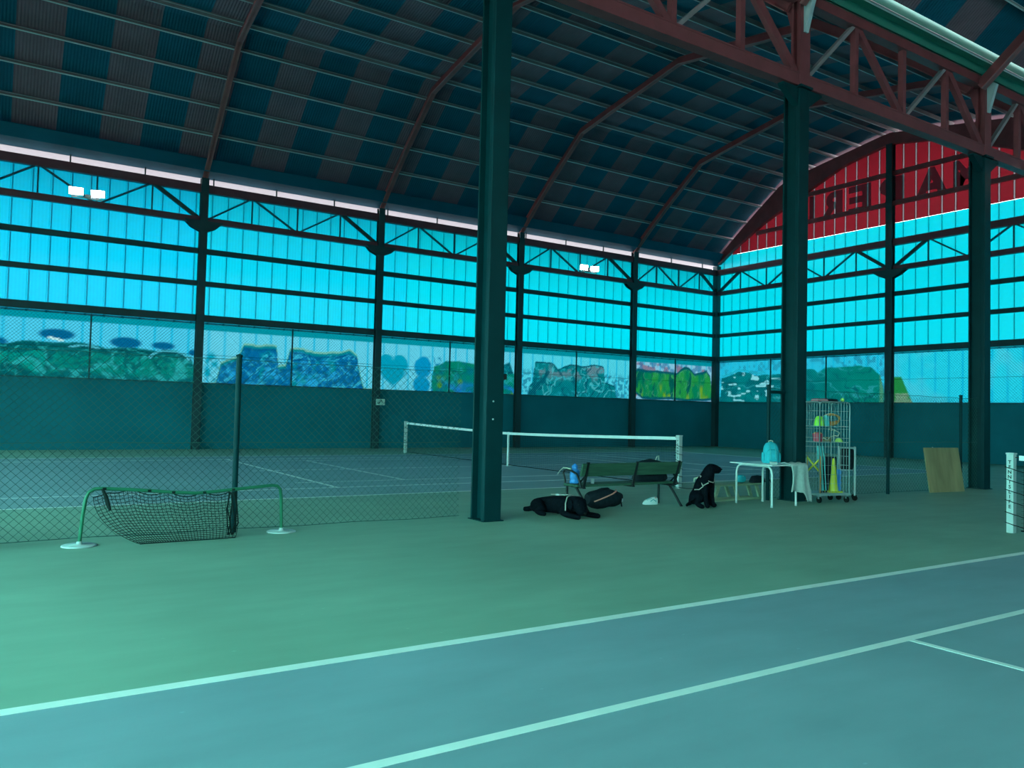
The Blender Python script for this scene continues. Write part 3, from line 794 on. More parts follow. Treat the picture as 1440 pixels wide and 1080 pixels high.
def column(x, label, y=YV):
    t = thing('steel_column', label, None, (x, y, 0), kind='structure')
    mb = MB(); mb.box((-.135, -.10, 0), (.135, -.02, 7.42)); bevel(mb.build('front_flange', M['steel'], t), .012)
    mb = MB(); mb.box((-.05, -.02, 0), (.05, .22, 7.42)); mb.build('web', M['steel'], t)
    mb = MB(); mb.box((-.135, .22, 0), (.135, .25, 7.42)); mb.build('back_flange', M['steel'], t)
    mb = MB(); mb.box((-.16, -.13, 0), (.16, .28, .012)); mb.build('base_plate', M['steel'], t)
    mb = MB(); mb.box((-.17, -.15, 7.42), (.17, .24, 7.46)); mb.hexa([(-.55, -.06, 7.40), (-.13, -.06, 7.10), (-.13, .06, 7.10), (-.55, .06, 7.40), (-.55, -.06, 7.44), (-.13, -.06, 7.44), (-.13, .06, 7.44), (-.55, .06, 7.44)])
    mb.hexa([(.13, -.06, 7.10), (.55, -.06, 7.40), (.55, .06, 7.40), (.13, .06, 7.10), (.13, -.06, 7.44), (.55, -.06, 7.44), (.55, .06, 7.44), (.13, .06, 7.44)])
    mb.build('cap_plate', M['steel'], t)
    mb = MB(); mb.box((-.14, -.10, 7.46), (.14, -.05, 9.2)); mb.box((-.14, .05, 7.46), (.14, .10, 9.2)); mb.box((-.06, -.05, 7.46), (.06, .05, 9.2))
    mb.build('head', M['red'], t)
    # two short brackets lifting the rib feet, camera side painted pale as a lit column edge
    for s in (-1, 1):
        mb = MB(); mb.hexa([(-.05, s*.10, 8.45), (.05, s*.10, 8.45), (.05, s*.10, 9.2), (-.05, s*.10, 9.2), (-.05, s*.13, 8.45), (.05, s*.13, 8.45), (.05, s*.30, 9.05), (-.05, s*.30, 9.05)])
        mb.build('rib_bracket', M['lip'] if s < 0 else M['red'], t)  # pale one paints in the lit side of the column
    return t
col1 = column(VCOL[1], 'tall green steel column nearest the camera, beside the goal')
for z in (1.60, 1.36): MB().lathe([(.012, 0), (.012, .01), (0, .012)], 8, (0, 0, 0)).build('bolt', M['white'], col1).matrix_local = Matrix.Translation((-.03, -.10, z)) @ Matrix.Rotation(PI/2, 4, 'X')
MB().box((.135, -.04, 1.90), (.215, .06, 1.98)).build('bracket', M['black'], col1)
column(VCOL[2], 'green steel column behind the white table and wire trolley')
column(VCOL[3], 'green steel column to the right of the leaning plywood board')
column(VCOL[0], 'green steel column out of view left of the goal'); column(VCOL[4], 'green steel column out of view at the right')
#--MORE--
# ------------------------------------------------------------------ tennis nets
LET = {}
def letters(parent, x, y, ztop, pitch, size, m):
    """stacked letters on the face that looks towards -X"""
    for i, ch in enumerate('TENNISLIFE'):
        me = LET.get((ch, size))
        if me is None:
            me = text_mesh(ch, size*1.4, .002)
            for v in me.vertices: v.co = (0, -v.co.x, v.co.y)
            me.materials.append(m); LET[(ch, size)] = me
        o = bpy.data.objects.new('lettering', me); COL.objects.link(o); o.parent = parent; o.location = (x, y, ztop-pitch*i)
def tennis_net(x, ya, yb, label, ph=1.07):
    ym = (ya+yb)/2; hw = (yb-ya)/2
    t = thing('tennis_net', label, 'tennis net', (x, ym, 0), group='tennis nets')
    def top(y): return .914+(ph-.03-.914)*(abs(y)/hw)**1.35
    for s in (-1, 1):
        mb = MB(); mb.box((-.045, s*hw-.045, 0), (.045, s*hw+.045, ph-.02)); p = bevel(mb.build('post', M['white'], t), .006)
        MB().box((-.05, s*hw-.05, ph-.02), (.05, s*hw+.05, ph)).build('post_cap', M['white'], p)
        letters(p, -.0465, s*hw, .925, .066, .046, M['black'])
        mb = MB()
        for z in (.86, .70, .56, .42, .26, .12):     # lacing round the post
            mb.tube([(-.055, s*hw+.055, z+.02), (-.055, s*hw-.055, z-.01), (.055, s*hw-.055, z-.03), (.02, s*hw-s*.16, z-.05)], .006, 5)
        mb.build('lacing', M['black'], p)
    n = 48; ys = np.linspace(-hw+.10, hw-.10, n+1); vs = []
    for y in ys:
        z = top(y); vs += [(-.012, y, z-.065), (-.012, y, z), (.012, y, z), (.012, y, z-.065)]
    fs = [(4*i+a, 4*i+b, 4*i+4+b, 4*i+4+a) for i in range(n) for a, b in ((0, 1), (1, 2), (2, 3))]
    MB().add(vs, fs).build('net_band', M['band'], t)
    for s in (-1, 1): MB().tube([(0, s*(hw-.05), ph-.06), (0, s*(hw-.12), top(hw-.1)-.02)], .006, 6).build('head_cord', M['black'], t)
    mb = MB(); st = .048; k = int(2*(hw-.12)/st)
    for i in range(k+1):
        y = -hw+.12+i*st; mb.wire((0, y, .04), (0, y, top(y)-.06), .0019)
    for j in range(19):
        f = j/18; yy = np.linspace(-hw+.12, hw-.12, 17)
        for a, b in zip(yy[:-1], yy[1:]):
            mb.wire((0, a, .04+f*(top(a)-.10)), (0, b, .04+f*(top(b)-.10)), .0019 if j else .011)
    mb.build('netting', M['net'], t, kind='stuff')
    MB().box((-.018, -.028, 0), (.018, .028, .92)).build('centre_strap', M['band'], t)
    MB().box((-.05, -.08, LZ), (.05, .08, .016)).build('strap_anchor', M['white'], t)
    return t
tennis_net(FX, 11.70, 24.50, 'tennis net with white band across the far court behind the wooden bench')
tennis_net(11.50, 5.31-12.8, 5.31, 'tennis net at the right edge with white lettered post, on the near court')

# ------------------------------------------------------------------ chain link fences
def fence(p, q, h, posts, label, st=.09, arms=()):
    p = Vector(p); q = Vector(q); d = (q-p); L = d.length; rz = math.atan2(d.y, d.x)
    t = thing('chain_link_fence', label, 'fence', (p.x, p.y, 0), rz, group='chain link fences')
    for x in posts:
        MB().tube([(x, -.045, 0), (x, -.045, h+.03)], .032, 12).lathe([(.04, 0), (.04, .02), (.0, .035)], 12, (x, -.045, h+.03)).build('post', M['steel'], t)
    mb = MB(); x = -h
    while x < L:
        for sg in (1, -1):
            a, b = max(x, 0), min(x+h, L)
            if b > a:
                z0, z1 = a-x, b-x
                if sg < 0: z0, z1 = h-z0, h-z1
                mb.wire((a, .004*sg, z0*.98+.03), (b, .004*sg, z1*.98+.03), .0024)
        x += st
    mb.build('wire_mesh', M['wire'], t, kind='stuff')
    mb = MB()
    for z in (.04, h*.52, h-.0): mb.tube([(L*i/12, -.01, z-(.012 if i % 2 else 0)) for i in range(13)], .004, 5)
    mb.build('tension_wire', M['wire'], t)
    return t
fence((-3.6, 9.52), (5.36, 9.50), 2.0, (.4, 3.12, 5.97), 'green chain link fence running behind the practice goal to the nearest column')
f2 = fence((11.60, 9.45), (18.25, 9.14), 2.0, (.0, 3.44, 5.96), 'green chain link fence between the second and third columns, behind the wire trolley')
MB().tube([(.0, -.05, 1.93), (.20, -.07, 1.93), (.36, -.085, 1.93)], .028, 8).build('clamp_arm', M['steel'], f2)

# ------------------------------------------------------------------ practice goal
t = thing('practice_goal', 'low green practice goal with black net and round base plates by the fence', 'goal', (1.82, 9.2, 0))
def gl(x, y, z): return (x-1.82, y-9.2, z)
bar = [gl(*a) for a in ((.78, 9.18, .02), (.80, 9.18, .30), (.82, 9.18, .47), (.845, 9.18, .54), (.90, 9.185, .575), (.98, 9.19, .575), (1.3, 9.2, .55), (1.63, 9.2, .515), (1.89, 9.2, .495), (2.1, 9.2, .505), (2.3, 9.22, .52), (2.74, 9.25, .55), (2.80, 9.26, .54), (2.84, 9.27, .50), (2.855, 9.275, .40), (2.87, 9.28, .02))]
MB().tube(bar, .019, 10).build('goal_frame', M['goalgreen'], t)
for x, y in ((.78, 9.18), (2.87, 9.28)):
    MB().lathe([(.165, .002), (.165, .012), (.15, .018), (.03, .022), (.026, .05)], 24, gl(x, y, 0)).build('base_plate', M['white'], t)
bx = np.array([b[0] for b in bar[4:13]]); bz = np.array([b[2] for b in bar[4:13]]); by = np.array([b[1] for b in bar[4:13]])
def gnet(u, v):
    xt = -.93+u*1.43; sc = .055*abs(math.sin(u*PI*4))*(1-.3*v)
    zt = float(np.interp(xt, bx, bz))-sc*(1-v)**2; yt = float(np.interp(xt, bx, by))
    if u < .10: zt -= .10*(1-u/.10)
    x = xt+(-.03+.46*(1-u)**1.6)*v**1.7 + .03*math.sin(u*13)*v*(1-v)
    z = zt*(1-v)**1.15*(1-.1*math.sin(v*PI))+.012
    y = yt-.20*math.sin(v*PI*.62)**1.2+.05*math.sin(u*17+v*4)*v*(1-v)
    return (x, y, z)
mb = MB()
for i in range(37):
    u = i/36; pts = [gnet(u, j/22) for j in range(23)]
    for a, b in zip(pts[:-1], pts[1:]): mb.wire(a, b, .0031)
for j in range(20):
    v = j/19; pts = [gnet(i/40, v) for i in range(41)]
    for a, b in zip(pts[:-1], pts[1:]): mb.wire(a, b, .006 if j in (0, 19) else .0031)
mb.build('net', M['net'], t, kind='stuff')
mb = MB()
mb.tube([gl(.97, 9.17, .57), gl(1.0, 9.13, .5), gl(1.02, 9.10, .42), gl(1.04, 9.08, .36)], [.012, .02, .022, .012], 8)
mb.build('net_knot', M['net'], t)
mb = MB()
for k in range(6):
    a = k*1.05; mb.tube([gl(2.26+.03*math.cos(a), 9.13+.02*math.sin(a), .50), gl(2.26+.055*math.cos(a+.5), 9.11+.04*math.sin(a), .32), gl(2.27+.05*math.cos(a+1), 9.10+.04*math.sin(a), .16), gl(2.25+.03*math.cos(a), 9.11, .03)], .007, 5)
mb.build('net_bundle', M['net'], t)
for x in (.99, 1.42, 1.66, 1.98, 2.29): MB().lathe([(.024, -.012), (.026, 0), (.024, .012)], 8, (x-1.82, float(np.interp(x-1.82, bx, by)), float(np.interp(x-1.82, bx, bz)))).build('net_tie', M['net'], t)

# ------------------------------------------------------------------ wooden bench
t = thing('park_bench', 'green wooden bench with black iron legs, its back turned to the camera', 'bench', (8.425, 9.38, 0))
def plank(mb, x0, x1, c, w, th, ang):
    d = Vector((0, math.cos(ang), math.sin(ang)))*w/2; n = Vector((0, -math.sin(ang), math.cos(ang)))*th/2; c = Vector(c)
    return mb.hexa([Vector((x0, 0, 0))+c-d-n, Vector((x1, 0, 0))+c-d-n, Vector((x1, 0, 0))+c+d-n, Vector((x0, 0, 0))+c-d-n+2*d-2*d if False else Vector((x0, 0, 0))+c+d-n,
                    Vector((x0, 0, 0))+c-d+n, Vector((x1, 0, 0))+c-d+n, Vector((x1, 0, 0))+c+d+n, Vector((x0, 0, 0))+c+d+n])
bevel(plank(MB(), -1.025, 1.025, (0, .035, .618), .205, .036, R(108)).build('back_slat', M['wood'], t), .008)
for y in (.18, .30, .42): bevel(plank(MB(), -1.025, 1.025, (0, y, .370), .112, .036, 0).build('seat_slat', M['wood'], t), .008)
for x in (-.93, .05, .955):
    MB().bar((x, -.012, .735), (x, .098, .345), .045, .022, up=(0, 1, .3)).build('back_support', M['black'], t)
    MB().bar((x, .07, .343), (x, .48, .343), .045, .022).build('seat_support', M['black'], t)
for x in (-.96, .96):
    MB().tube([(x, .24, .345), (x, .10, .20), (x, -.04, .03), (x, -.07, .0)], [.020, .020, .022, .024], 8).build('leg', M['black'], t)
    MB().tube([(x, .47, .345), (x, .47, .18), (x, .47, 0)], [.02, .02, .023], 8).build('leg', M['black'], t)
    MB().tube([(x, .02, .53), (x, .14, .43), (x, .26, .33)], .014, 8).build('brace', M['black'], t)
for x in (-1.0, .99):
    MB().tube([(x, .47, .345), (x, .465, .43), (x, .49, .49), (x, .52, .54), (x, .49, .585), (x, .43, .595), (x, .30, .585), (x, .18, .55), (x, .12, .47), (x, .06, .345)], .017, 8).build('armrest', M['black'], t)
SZ = .389
t = thing('water_bottle', 'large blue water bottle standing on the left end of the bench', 'bottle', (7.535, 9.75, SZ))
MB().lathe([(.072, 0), (.078, .01), (.078, .06), (.070, .07), (.078, .085), (.078, .15), (.070, .16), (.077, .175), (.074, .195), (.045, .222), (.040, .23)], 18).build('body', M['blue'], t)
MB().lathe([(.044, .23), (.048, .25), (.044, .275), (.024, .285), (.018, .30)], 14).build('cap', M['blue'], t)
t = thing('paper_cup', 'small white cup on the bench seat beside the blue bottle', 'cup', (7.78, 9.62, SZ))
MB().lathe([(.026, 0), (.033, .075), (.035, .08), (.031, .08), (.024, .005)], 14).build('cup_body', M['white'], t)
t = thing('lanyard', 'pale strap draped over the left armrest of the bench', 'strap', (7.425, 9.82, .60))
MB().tube([(-.02, .19, -.08), (-.01, .15, -.03), (0, .08, .022), (0, -.02, .022), (.01, -.10, .012)], .012, 6, flat=.5).build('webbing', M['cream'], t)
t = thing('handbag', 'black bag with beige handle slumped on the right half of the bench', 'bag', (9.03, 9.69, SZ))
def bagshape(rx, ry, h, taper=.75, nu=24, nv=10, sag=.0):
    mb = MB()
    def fn(u, v):
        a = 2*PI*u; k = (1-(1-taper)*v)*(1-.9*max(0, (v-.86)/.14)**2); w = .06*math.sin(3*a+2)*math.sin(v*PI)
        if v < .12: k *= .82+.18*(v/.12)
        return (rx*k*(1+w)*math.copysign(abs(math.cos(a))**.7, math.cos(a)), ry*k*(1+w)*math.copysign(abs(math.sin(a))**.7, math.sin(a)), h*v)
    mb.grid(fn, nu, nv); mb.add([fn(i/nu, 0) for i in range(nu)], [tuple(range(nu-1, -1, -1))]); mb.add([fn(i/nu, 1) for i in range(nu)], [tuple(range(nu))])
    return mb
bagshape(.37, .16, .36, .55).build('body', M['bag'], t)
MB().tube([(.10, -.02, .33), (.14, -.02, .40), (.20, 0, .41), (.22, .02, .34)], .009, 6).build('handle', M['cream'], t)
t = thing('sneaker', 'white sneaker lying on the floor under the right end of the bench', 'shoe', (9.10, 9.74, 0), R(168))
def shoe(u, v):
    x = -.13+.26*u; wv = .045*(1-(2*u-.9)**4*.5)*(1-.25*abs(u-.35)); h = float(np.interp(u, [0, .12, .35, .5, .7, .9, 1], [.085, .10, .098, .088, .065, .05, .02]))
    a = PI*v; return (x, -math.cos(a)*wv, .022+h*math.sin(a)**.7)
MB().grid(shoe, 16, 10).build('upper', M['band'], t)
MB().grid(lambda u, v: (-.138+.276*u, (-1+2*v)*.048*(1-abs(2*u-1)**5*.7), .026), 14, 4).prism([(-.138+.276*u, s*.048*(1-abs(2*u-1)**5*.7), 0) for s, rg in ((-1, range(15)), (1, range(14, -1, -1))) for u in [i/14 for i in rg]], (0, 0, .026)).build('sole', M['band'], t)
mb = MB()
for sg in (-1, 1):
    MB().tube([(-.09, sg*.040, .05), (-.03, sg*.046, .085), (.02, sg*.043, .05)], .007, 5).build('side_stripe', M['tealp'], t)
for k in range(4): mb.tube([(.0+k*.022, -.03, .092-k*.008), (.0+k*.022, 0, .115-k*.010), (.0+k*.022, .03, .092-k*.008)], .005, 5)
mb.build('laces', M['tealp'], t)
MB().ell((-.085, 0, .105), (.035, .03, .012), 10, 6).build('opening', M['pink'], t)

# ------------------------------------------------------------------ duffel bag under the bench
t = thing('duffel_bag', 'black holdall with a salmon stripe on the floor behind the lying dog', 'bag', (8.00, 9.60, 0), R(2))
def duf(u, v):
    a = 2*PI*v; k = (1-abs(2*u-1)**3.2*.55)
    z = .155+.155*k*math.copysign(abs(math.sin(a))**.8, math.sin(a))*(1-.12*u)+.012*math.sin(9*u+2*a)
    return (-.34+.68*u, .15*k*math.copysign(abs(math.cos(a))**.8, math.cos(a)), max(.004, z))
mb = MB().grid(duf, 20, 18); mb.add([duf(0, i/18) for i in range(18)], [tuple(range(18))]); mb.add([duf(1, i/18) for i in range(18)], [tuple(range(17, -1, -1))])
mb.build('body', M['bag'], t)
MB().tube([(-.30, -.12, .13), (-.1, -.155, .195), (.05, -.148, .238), (.15, -.115, .272), (.2, -.05, .288)], [.012]*5, 6, flat=.6).build('stripe', M['pink'], t)
MB().tube([(-.15, -.02, .295), (-.10, -.05, .318), (.02, -.05, .320), (.08, -.02, .305)], .010, 6).build('handle', M['bag'], t)
MB().box((.288, -.10, .10), (.31, -.07, .15)).build('label', M['white'], t)
MB().tube([(.18, -.09, .262), (.26, -.075, .20), (.30, -.06, .12), (.33, -.05, .02)], .012, 6).build('end_strap', M['bag'], t)

# ------------------------------------------------------------------ dogs (one skinned surface each)
def skinned(name, pts, edges, m, parent, sub=2, root=0):
    me = bpy.data.meshes.new(name); me.from_pydata([p[0] for p in pts], edges, [])
    o = bpy.data.objects.new(name, me); COL.objects.link(o)
    o.modifiers.new('skin', 'SKIN')
    if not me.skin_vertices: 
        bpy.context.view_layer.objects.active = o
    sv = me.skin_vertices[0].data
    for i, p in enumerate(pts):
        r = p[1]; sv[i].radius = (r, r) if not isinstance(r, tuple) else r
        sv[i].use_root = i == root
    sd = o.modifiers.new('sub', 'SUBSURF'); sd.levels = sub; sd.render_levels = sub
    dg = bpy.context.evaluated_depsgraph_get(); ev = bpy.data.meshes.new_from_object(o.evaluated_get(dg))
    bpy.data.objects.remove(o)
    for p in ev.polygons: p.use_smooth = True
    ev.materials.clear()
    return link(name, ev, m, parent)

# sitting dog, chest towards the camera, head turned to its left (picture right)
t = thing('dog', 'black dog sitting upright with a pale harness, between bench and white table', 'dog', (9.63, 9.05, 0), R(-77), group='black dogs'); t.scale = (1.03, 1.03, 1.03)
P = [((-.12, 0, .15), .135), ((-.07, 0, .28), .135), ((0, 0, .39), .135), ((.045, 0, .48), .118), ((.06, .015, .55), .104),      # 0-4 trunk, neck
     ((.075, .045, .612), .100), ((.10, .09, .608), .084), ((.14, .16, .590), .060), ((.155, .20, .578), .052),                       # 5-8 head, muzzle
     ((.05, .095, .36), .075), ((.06, .095, .22), .050), ((.085, .095, .10), .038), ((.10, .095, .04), .040), ((.145, .098, .026), .034),   # 9-13 left front leg
     ((.05, -.095, .36), .075), ((.06, -.095, .22), .050), ((.085, -.095, .10), .038), ((.10, -.095, .04), .040), ((.145, -.098, .026), .034), # 14-18
     ((-.10, .12, .16), .10), ((.03, .17, .18), .070), ((-.03, .18, .07), .047), ((.06, .185, .035), .037), ((.11, .185, .026), .030),     # 19-23 left haunch
     ((-.10, -.12, .16), .10), ((.03, -.17, .18), .070), ((-.03, -.18, .07), .047), ((.06, -.185, .035), .037), ((.11, -.185, .026), .030),   # 24-28
     ((-.20, -.05, .06), .036), ((-.23, -.12, .034), .026), ((-.20, -.19, .024), .018)]                                                      # 29-31 tail
E = [(0,1),(1,2),(2,3),(3,4),(4,5),(5,6),(6,7),(7,8),(2,9),(9,10),(10,11),(11,12),(12,13),(2,14),(14,15),(15,16),(16,17),(17,18),(0,19),(19,20),(20,21),(21,22),(22,23),(0,24),(24,25),(25,26),(26,27),(27,28),(0,29),(29,30),(30,31)]
body = skinned('body', P, E, M['fur'], t)
MB().ell((.125, -.012, .60), (.026, .028, .070), 10, 8).build('ear', M['fur'], t)
MB().ell((.00, .105, .60), (.026, .028, .070), 10, 8).build('ear', M['fur'], t)
MB().ell((.158, .228, .596), (.018, .016, .014), 8, 6).build('nose', M['rubber'], t)
for e in ((.165, .088, .650), (.085, .155, .650)): MB().ell(e, (.008, .008, .008), 8, 6).build('eye', M['rubber'], t)
mb = MB()
mb.tube([(-.02, -.105, .50), (.06, -.11, .46), (.125, -.08, .42), (.150, .0, .40), (.13, .08, .42), (.06, .125, .48)], .008, 6)
mb.tube([(-.02, -.105, .50), (.03, -.15, .40), (.07, -.165, .34), (.0, -.165, .29), (-.09, -.145, .28)], .008, 6)
mb.tube([(.06, -.165, .35), (.13, -.105, .40)], .008, 6)
mb.build('harness', M['harness'], t)
MB().tube([(-.15, -.06, .40), (-.17, -.03, .44), (-.12, 0, .46), (-.06, .0, .47)], .014, 6).build('harness_handle', M['cream'], t)

# lying dog, head resting towards the camera
t = thing('dog', 'black dog lying on the floor in front of the bench, head on its paws', 'dog', (6.83, 9.20, 0), R(-72), group='black dogs'); t.scale = (1.05, 1.05, 1.02)
P = [((-.29, .02, .145), .138), ((-.15, .0, .16), .135), ((.02, 0, .155), .125), ((.18, 0, .165), .125), ((.28, -.01, .195), .112),
     ((.36, -.05, .20), .120), ((.425, -.09, .155), .096), ((.475, -.12, .10), .068), ((.505, -.14, .08), .054),
     ((.20, .10, .11), .066), ((.14, .14, .06), .048), ((.34, .15, .042), .040), ((.50, .16, .034), .040), ((.57, .165, .030), .034),
     ((.20, -.10, .11), .066), ((.14, -.14, .06), .048), ((.30, -.16, .042), .040), ((.42, -.17, .034), .038), ((.48, -.17, .030), .034),
     ((-.28, .12, .12), .105), ((-.12, .18, .10), .070), ((-.24, .20, .047), .044), ((-.13, .21, .034), .038), ((-.06, .21, .028), .030),
     ((-.28, -.12, .12), .105), ((-.12, -.18, .10), .070), ((-.24, -.20, .047), .044), ((-.13, -.21, .034), .038), ((-.06, -.21, .028), .030),
     ((-.43, .0, .07), .045), ((-.51, .0, .042), .040), ((-.59, -.03, .036), .034)]
body = skinned('body', P, E, M['fur'], t)
for s in (-1, 1): MB().ell((.34+s*.035, -.05+s*.105, .19), (.040, .024, .075), 10, 8).build('ear', M['fur'], t)
MB().ell((.535, -.158, .088), (.018, .020, .016), 8, 6).build('nose', M['rubber'], t)
for s in (-1, 1): MB().ell((.455+s*.022, -.115+s*.04, .205), (.009, .009, .009), 8, 6).build('eye', M['rubber'], t)
mb = MB()
mb.tube([(.22, -.150, .10), (.21, -.135, .20), (.20, -.085, .275), (.19, 0, .305), (.20, .085, .275), (.21, .135, .20), (.22, .150, .10)], .009, 6)
mb.tube([(.19, 0, .305), (.05, -.03, .294), (-.10, -.04, .292)], .007, 6)
mb.build('harness', M['harness'], t)
MB().box((-.01, -.06, .283), (.05, -.02, .305)).build('buckle', M['white'], t)
t = thing('dog_leash', 'dark leash sagging from the bench seat to the sitting dog', 'leash', (9.3, 9.5, 0))
MB().tube([(0, .10, .33), (.05, .02, .31), (.10, -.05, .30), (.18, -.2, .285), (.28, -.28, .29), (.34, -.32, .33)], .006, 6).build('cord', M['black'], t)

# ------------------------------------------------------------------ low bench behind the table
t = thing('low_bench', 'low pale wooden bench standing behind the white table and sitting dog', 'bench', (11.0, 9.72, 0))
for y in (-.085, .085): bevel(MB().box((-.78, y-.078, .26), (.70, y+.078, .292)).build('seat_slat', M['palewood'], t), .006)
for x, s in ((-.42, -1), (-.02, 1), (.55, 1)):
    for y in (-.10, .10): MB().bar((x, y, .26), (x+s*.10, y, .03), .06, .035, up=(0, 1, 0)).build('leg', M['palewood'], t)
for y in (-.10, .10): MB().box((-.70, y-.025, .0), (.68, y+.025, .04)).build('foot_rail', M['palewood'], t)
t = thing('pouch', 'round turquoise pouch on the low bench next to a black bag', 'pouch', (11.30, 9.76, .292))
MB().ell((0, 0, .07), (.11, .075, .07), 14, 10, .8).build('body', M['tealbag'], t); MB().tube([(-.1, -.03, .09), (0, -.06, .12), (.1, -.03, .09)], .006, 6).build('zip', M['cream'], t)
t = thing('shoulder_bag', 'black shoulder bag lying on the low bench behind the table leg', 'bag', (11.65, 9.68, .292))
bagshape(.20, .09, .13, .6).build('body', M['bag'], t); MB().tube([(.15, -.06, .06), (.22, -.10, .05), (.27, -.11, -.04), (.24, -.11, -.10)], .010, 6).build('strap', M['bag'], t)

# ------------------------------------------------------------------ white table and what is on it
t = thing('folding_table', 'white tube legged table standing beside the second column', 'table', (11.03, 8.97, 0))
TH = .70
bevel(MB().box((-.42, -.46, TH-.022), (.40, .44, TH)).build('tabletop', M['table_white'], t), .008)
for x, dy0, dy1 in ((-.33, .36, -.38), (.32, .34, -.35)):
    for s, dy in ((1, dy0), (-1, dy1)):
        MB().tube([(x, dy, 0), (x, dy, TH-.16), (x, dy-s*.02, TH-.09), (x, dy-s*.06, TH-.045), (x, dy-s*.13, TH-.035), (x, 0, TH-.035)], .0175, 10).build('leg', M['table_white'], t)
        MB().lathe([(.021, 0), (.021, .03), (.0185, .035)], 10, (x, dy, 0)).build('foot', M['rubber'] if False else M['white'], t)
t = thing('backpack', 'turquoise backpack standing upright on the white table', 'backpack', (11.08, 8.93, TH), R(-33)); t.scale = (.82, .9, .97)
def bp_(u, v):
    a = 2*PI*u; k = float(np.interp(v, [0, .05, .4, .75, .92, 1], [.90, 1, .97, .85, .62, .15])); c, s_ = math.cos(a), math.sin(a)
    return (.165*k*math.copysign(abs(c)**.6, c), .11*k*math.copysign(abs(s_)**.6, s_)-.01*math.sin(v*PI), .37*v)
mb = MB().grid(bp_, 28, 14); mb.add([bp_(i/28, 0) for i in range(28)], [tuple(range(27, -1, -1))]); mb.build('body', M['tealbag'], t)
MB().ell((0, -.105, .13), (.12, .045, .115), 14, 10, .6).build('front_pocket', M['tealbag'], t)
for s in (-1, 1): MB().ell((s*.165, -.02, .10), (.03, .06, .09), 10, 8, .7).build('side_pocket', M['tealbag'], t)
for s in (-.055, .055): MB().tube([(s, -.108, .03), (s, -.155, .10), (s, -.150, .20), (s*.9, -.105, .27), (s*.8, -.06, .345)], .008, 6).build('seam', M['blue'] if False else M['tealp'], t)
MB().tube([(-.045, .0, .355), (-.04, 0, .385), (0, 0, .395), (.04, 0, .385), (.045, 0, .355)], .009, 6).build('handle', M['cream'], t)
t = thing('tissue_pack', 'small white pack on the front corner of the white table', 'tissue pack', (10.72, 8.58, TH), R(-30))
bevel(MB().box((-.055, -.04, 0), (.055, .04, .05)).build('wrapper', M['white'], t), .012)
tw = thing('towel', 'pale towel draped over the front edge of the white table', 'towel', (11.22, 8.62, TH))
def tow(u, v):
    # v runs from the table top over the front edge and down
    L = [.16, .20][u > .5]; s = v*(.62+.20*sstep(.55, .8, np.array(u)).item()-.02*math.sin(u*9))
    x = -.16+.42*u
    if s < .17: y, z = -.05+(.17-s)*1.0-.03, .010+.022*abs(math.sin(u*7+s*20))
    else:
        q = s-.17; y = -.125-.02*min(1, q*8)-.025*math.sin(u*11+1)*min(1, q*3); z = .006-q
        x += .22*q*(u-.2)+.02*math.sin(q*9+u*3)
    return (x, y, z)
o = MB().grid(tow, 26, 26).build('cloth', M['towel'], tw)
sd = o.modifiers.new('thick', 'SOLIDIFY'); sd.thickness = .012; sd.offset = 1

# ------------------------------------------------------------------ wire trolley with training gear
TL = (12.47, 8.86)
t = thing('roll_trolley', 'tall wire mesh trolley on castors filled with training gear', 'trolley', (*TL, 0), R(-13))
w, d, z0, z1 = .33, .23, .18, 1.77
def wires(mb, axis, c, a0, a1, zz0, zz1, sv=.066, sh=.155):
    def p(a, z): return (a, c, z) if axis == 'x' else (c, a, z)
    n = int(round((a1-a0)/sv))
    for i in range(1, n): mb.wire(p(a0+(a1-a0)*i/n, zz0), p(a0+(a1-a0)*i/n, zz1), .0021)
    k = int(round((zz1-zz0)/sh))
    for i in range(1, k): mb.wire(p(a0, zz0+(zz1-zz0)*i/k), p(a1, zz0+(zz1-zz0)*i/k), .0026)
    return mb
for nm, ax, c, a in (('front', 'x', -d, w), ('back', 'x', d, w), ('left', 'y', -w, d), ('right', 'y', w, d)):
    fr = MB()
    def p(q, z): return (q, c, z) if ax == 'x' else (c, q, z)
    fr.tube([p(-a, z0-.05), p(-a, z1-.06), p(-a+.015, z1-.02), p(-a+.05, z1), p(a-.05, z1), p(a-.015, z1-.02), p(a, z1-.06), p(a, z0-.05)], .011, 8)
    fo = fr.build('side_frame', M['cage'], t)
    wires(MB(), ax, c, -a, a, z0, z1).build('wire_grid', M['cage'], fo)
MB().box((-w-.02, -d-.02, z0-.05), (w+.02, d+.02, z0-.01)).build('base', M['tealp'] if False else M['cage'], t)
for x in (-w+.03, w-.03):
    for y in (-d+.03, d-.03):
        c = MB(); c.box((x-.018, y-.02, .07), (x+.018, y+.02, z0-.05)); co = c.build('castor', M['cage'], t)
        wv = MB(); vs = [(x+sx, y+.055*math.cos(2*PI*i/16), .055+.055*math.sin(2*PI*i/16)) for sx in (-.014, .014) for i in range(16)]
        wv.add(vs, [tuple(range(15, -1, -1)), tuple(range(16, 32))]+[(i, (i+1) % 16, 16+(i+1) % 16, 16+i) for i in range(16)]); wv.build('wheel', M['rubber'], co)
for z in (1.06, 1.34, z1-.005):
    MB().box((-w+.01, -d+.015, z-.006), (w-.01, d-.015, z+.006)).build('shelf', M['cage'], t)
def gear(name, label, cat, x, y, z, rz=0, group=None):
    c, s = math.cos(R(-13)), math.sin(R(-13))
    return thing(name, label, cat, (TL[0]+c*x-s*y, TL[1]+s*x+c*y, z), R(-13)+rz, group)
ZT = z1+.012
g = gear('folded_bib', 'folded red and white bib on top of the wire trolley', 'bib', -.18, -.05, ZT)
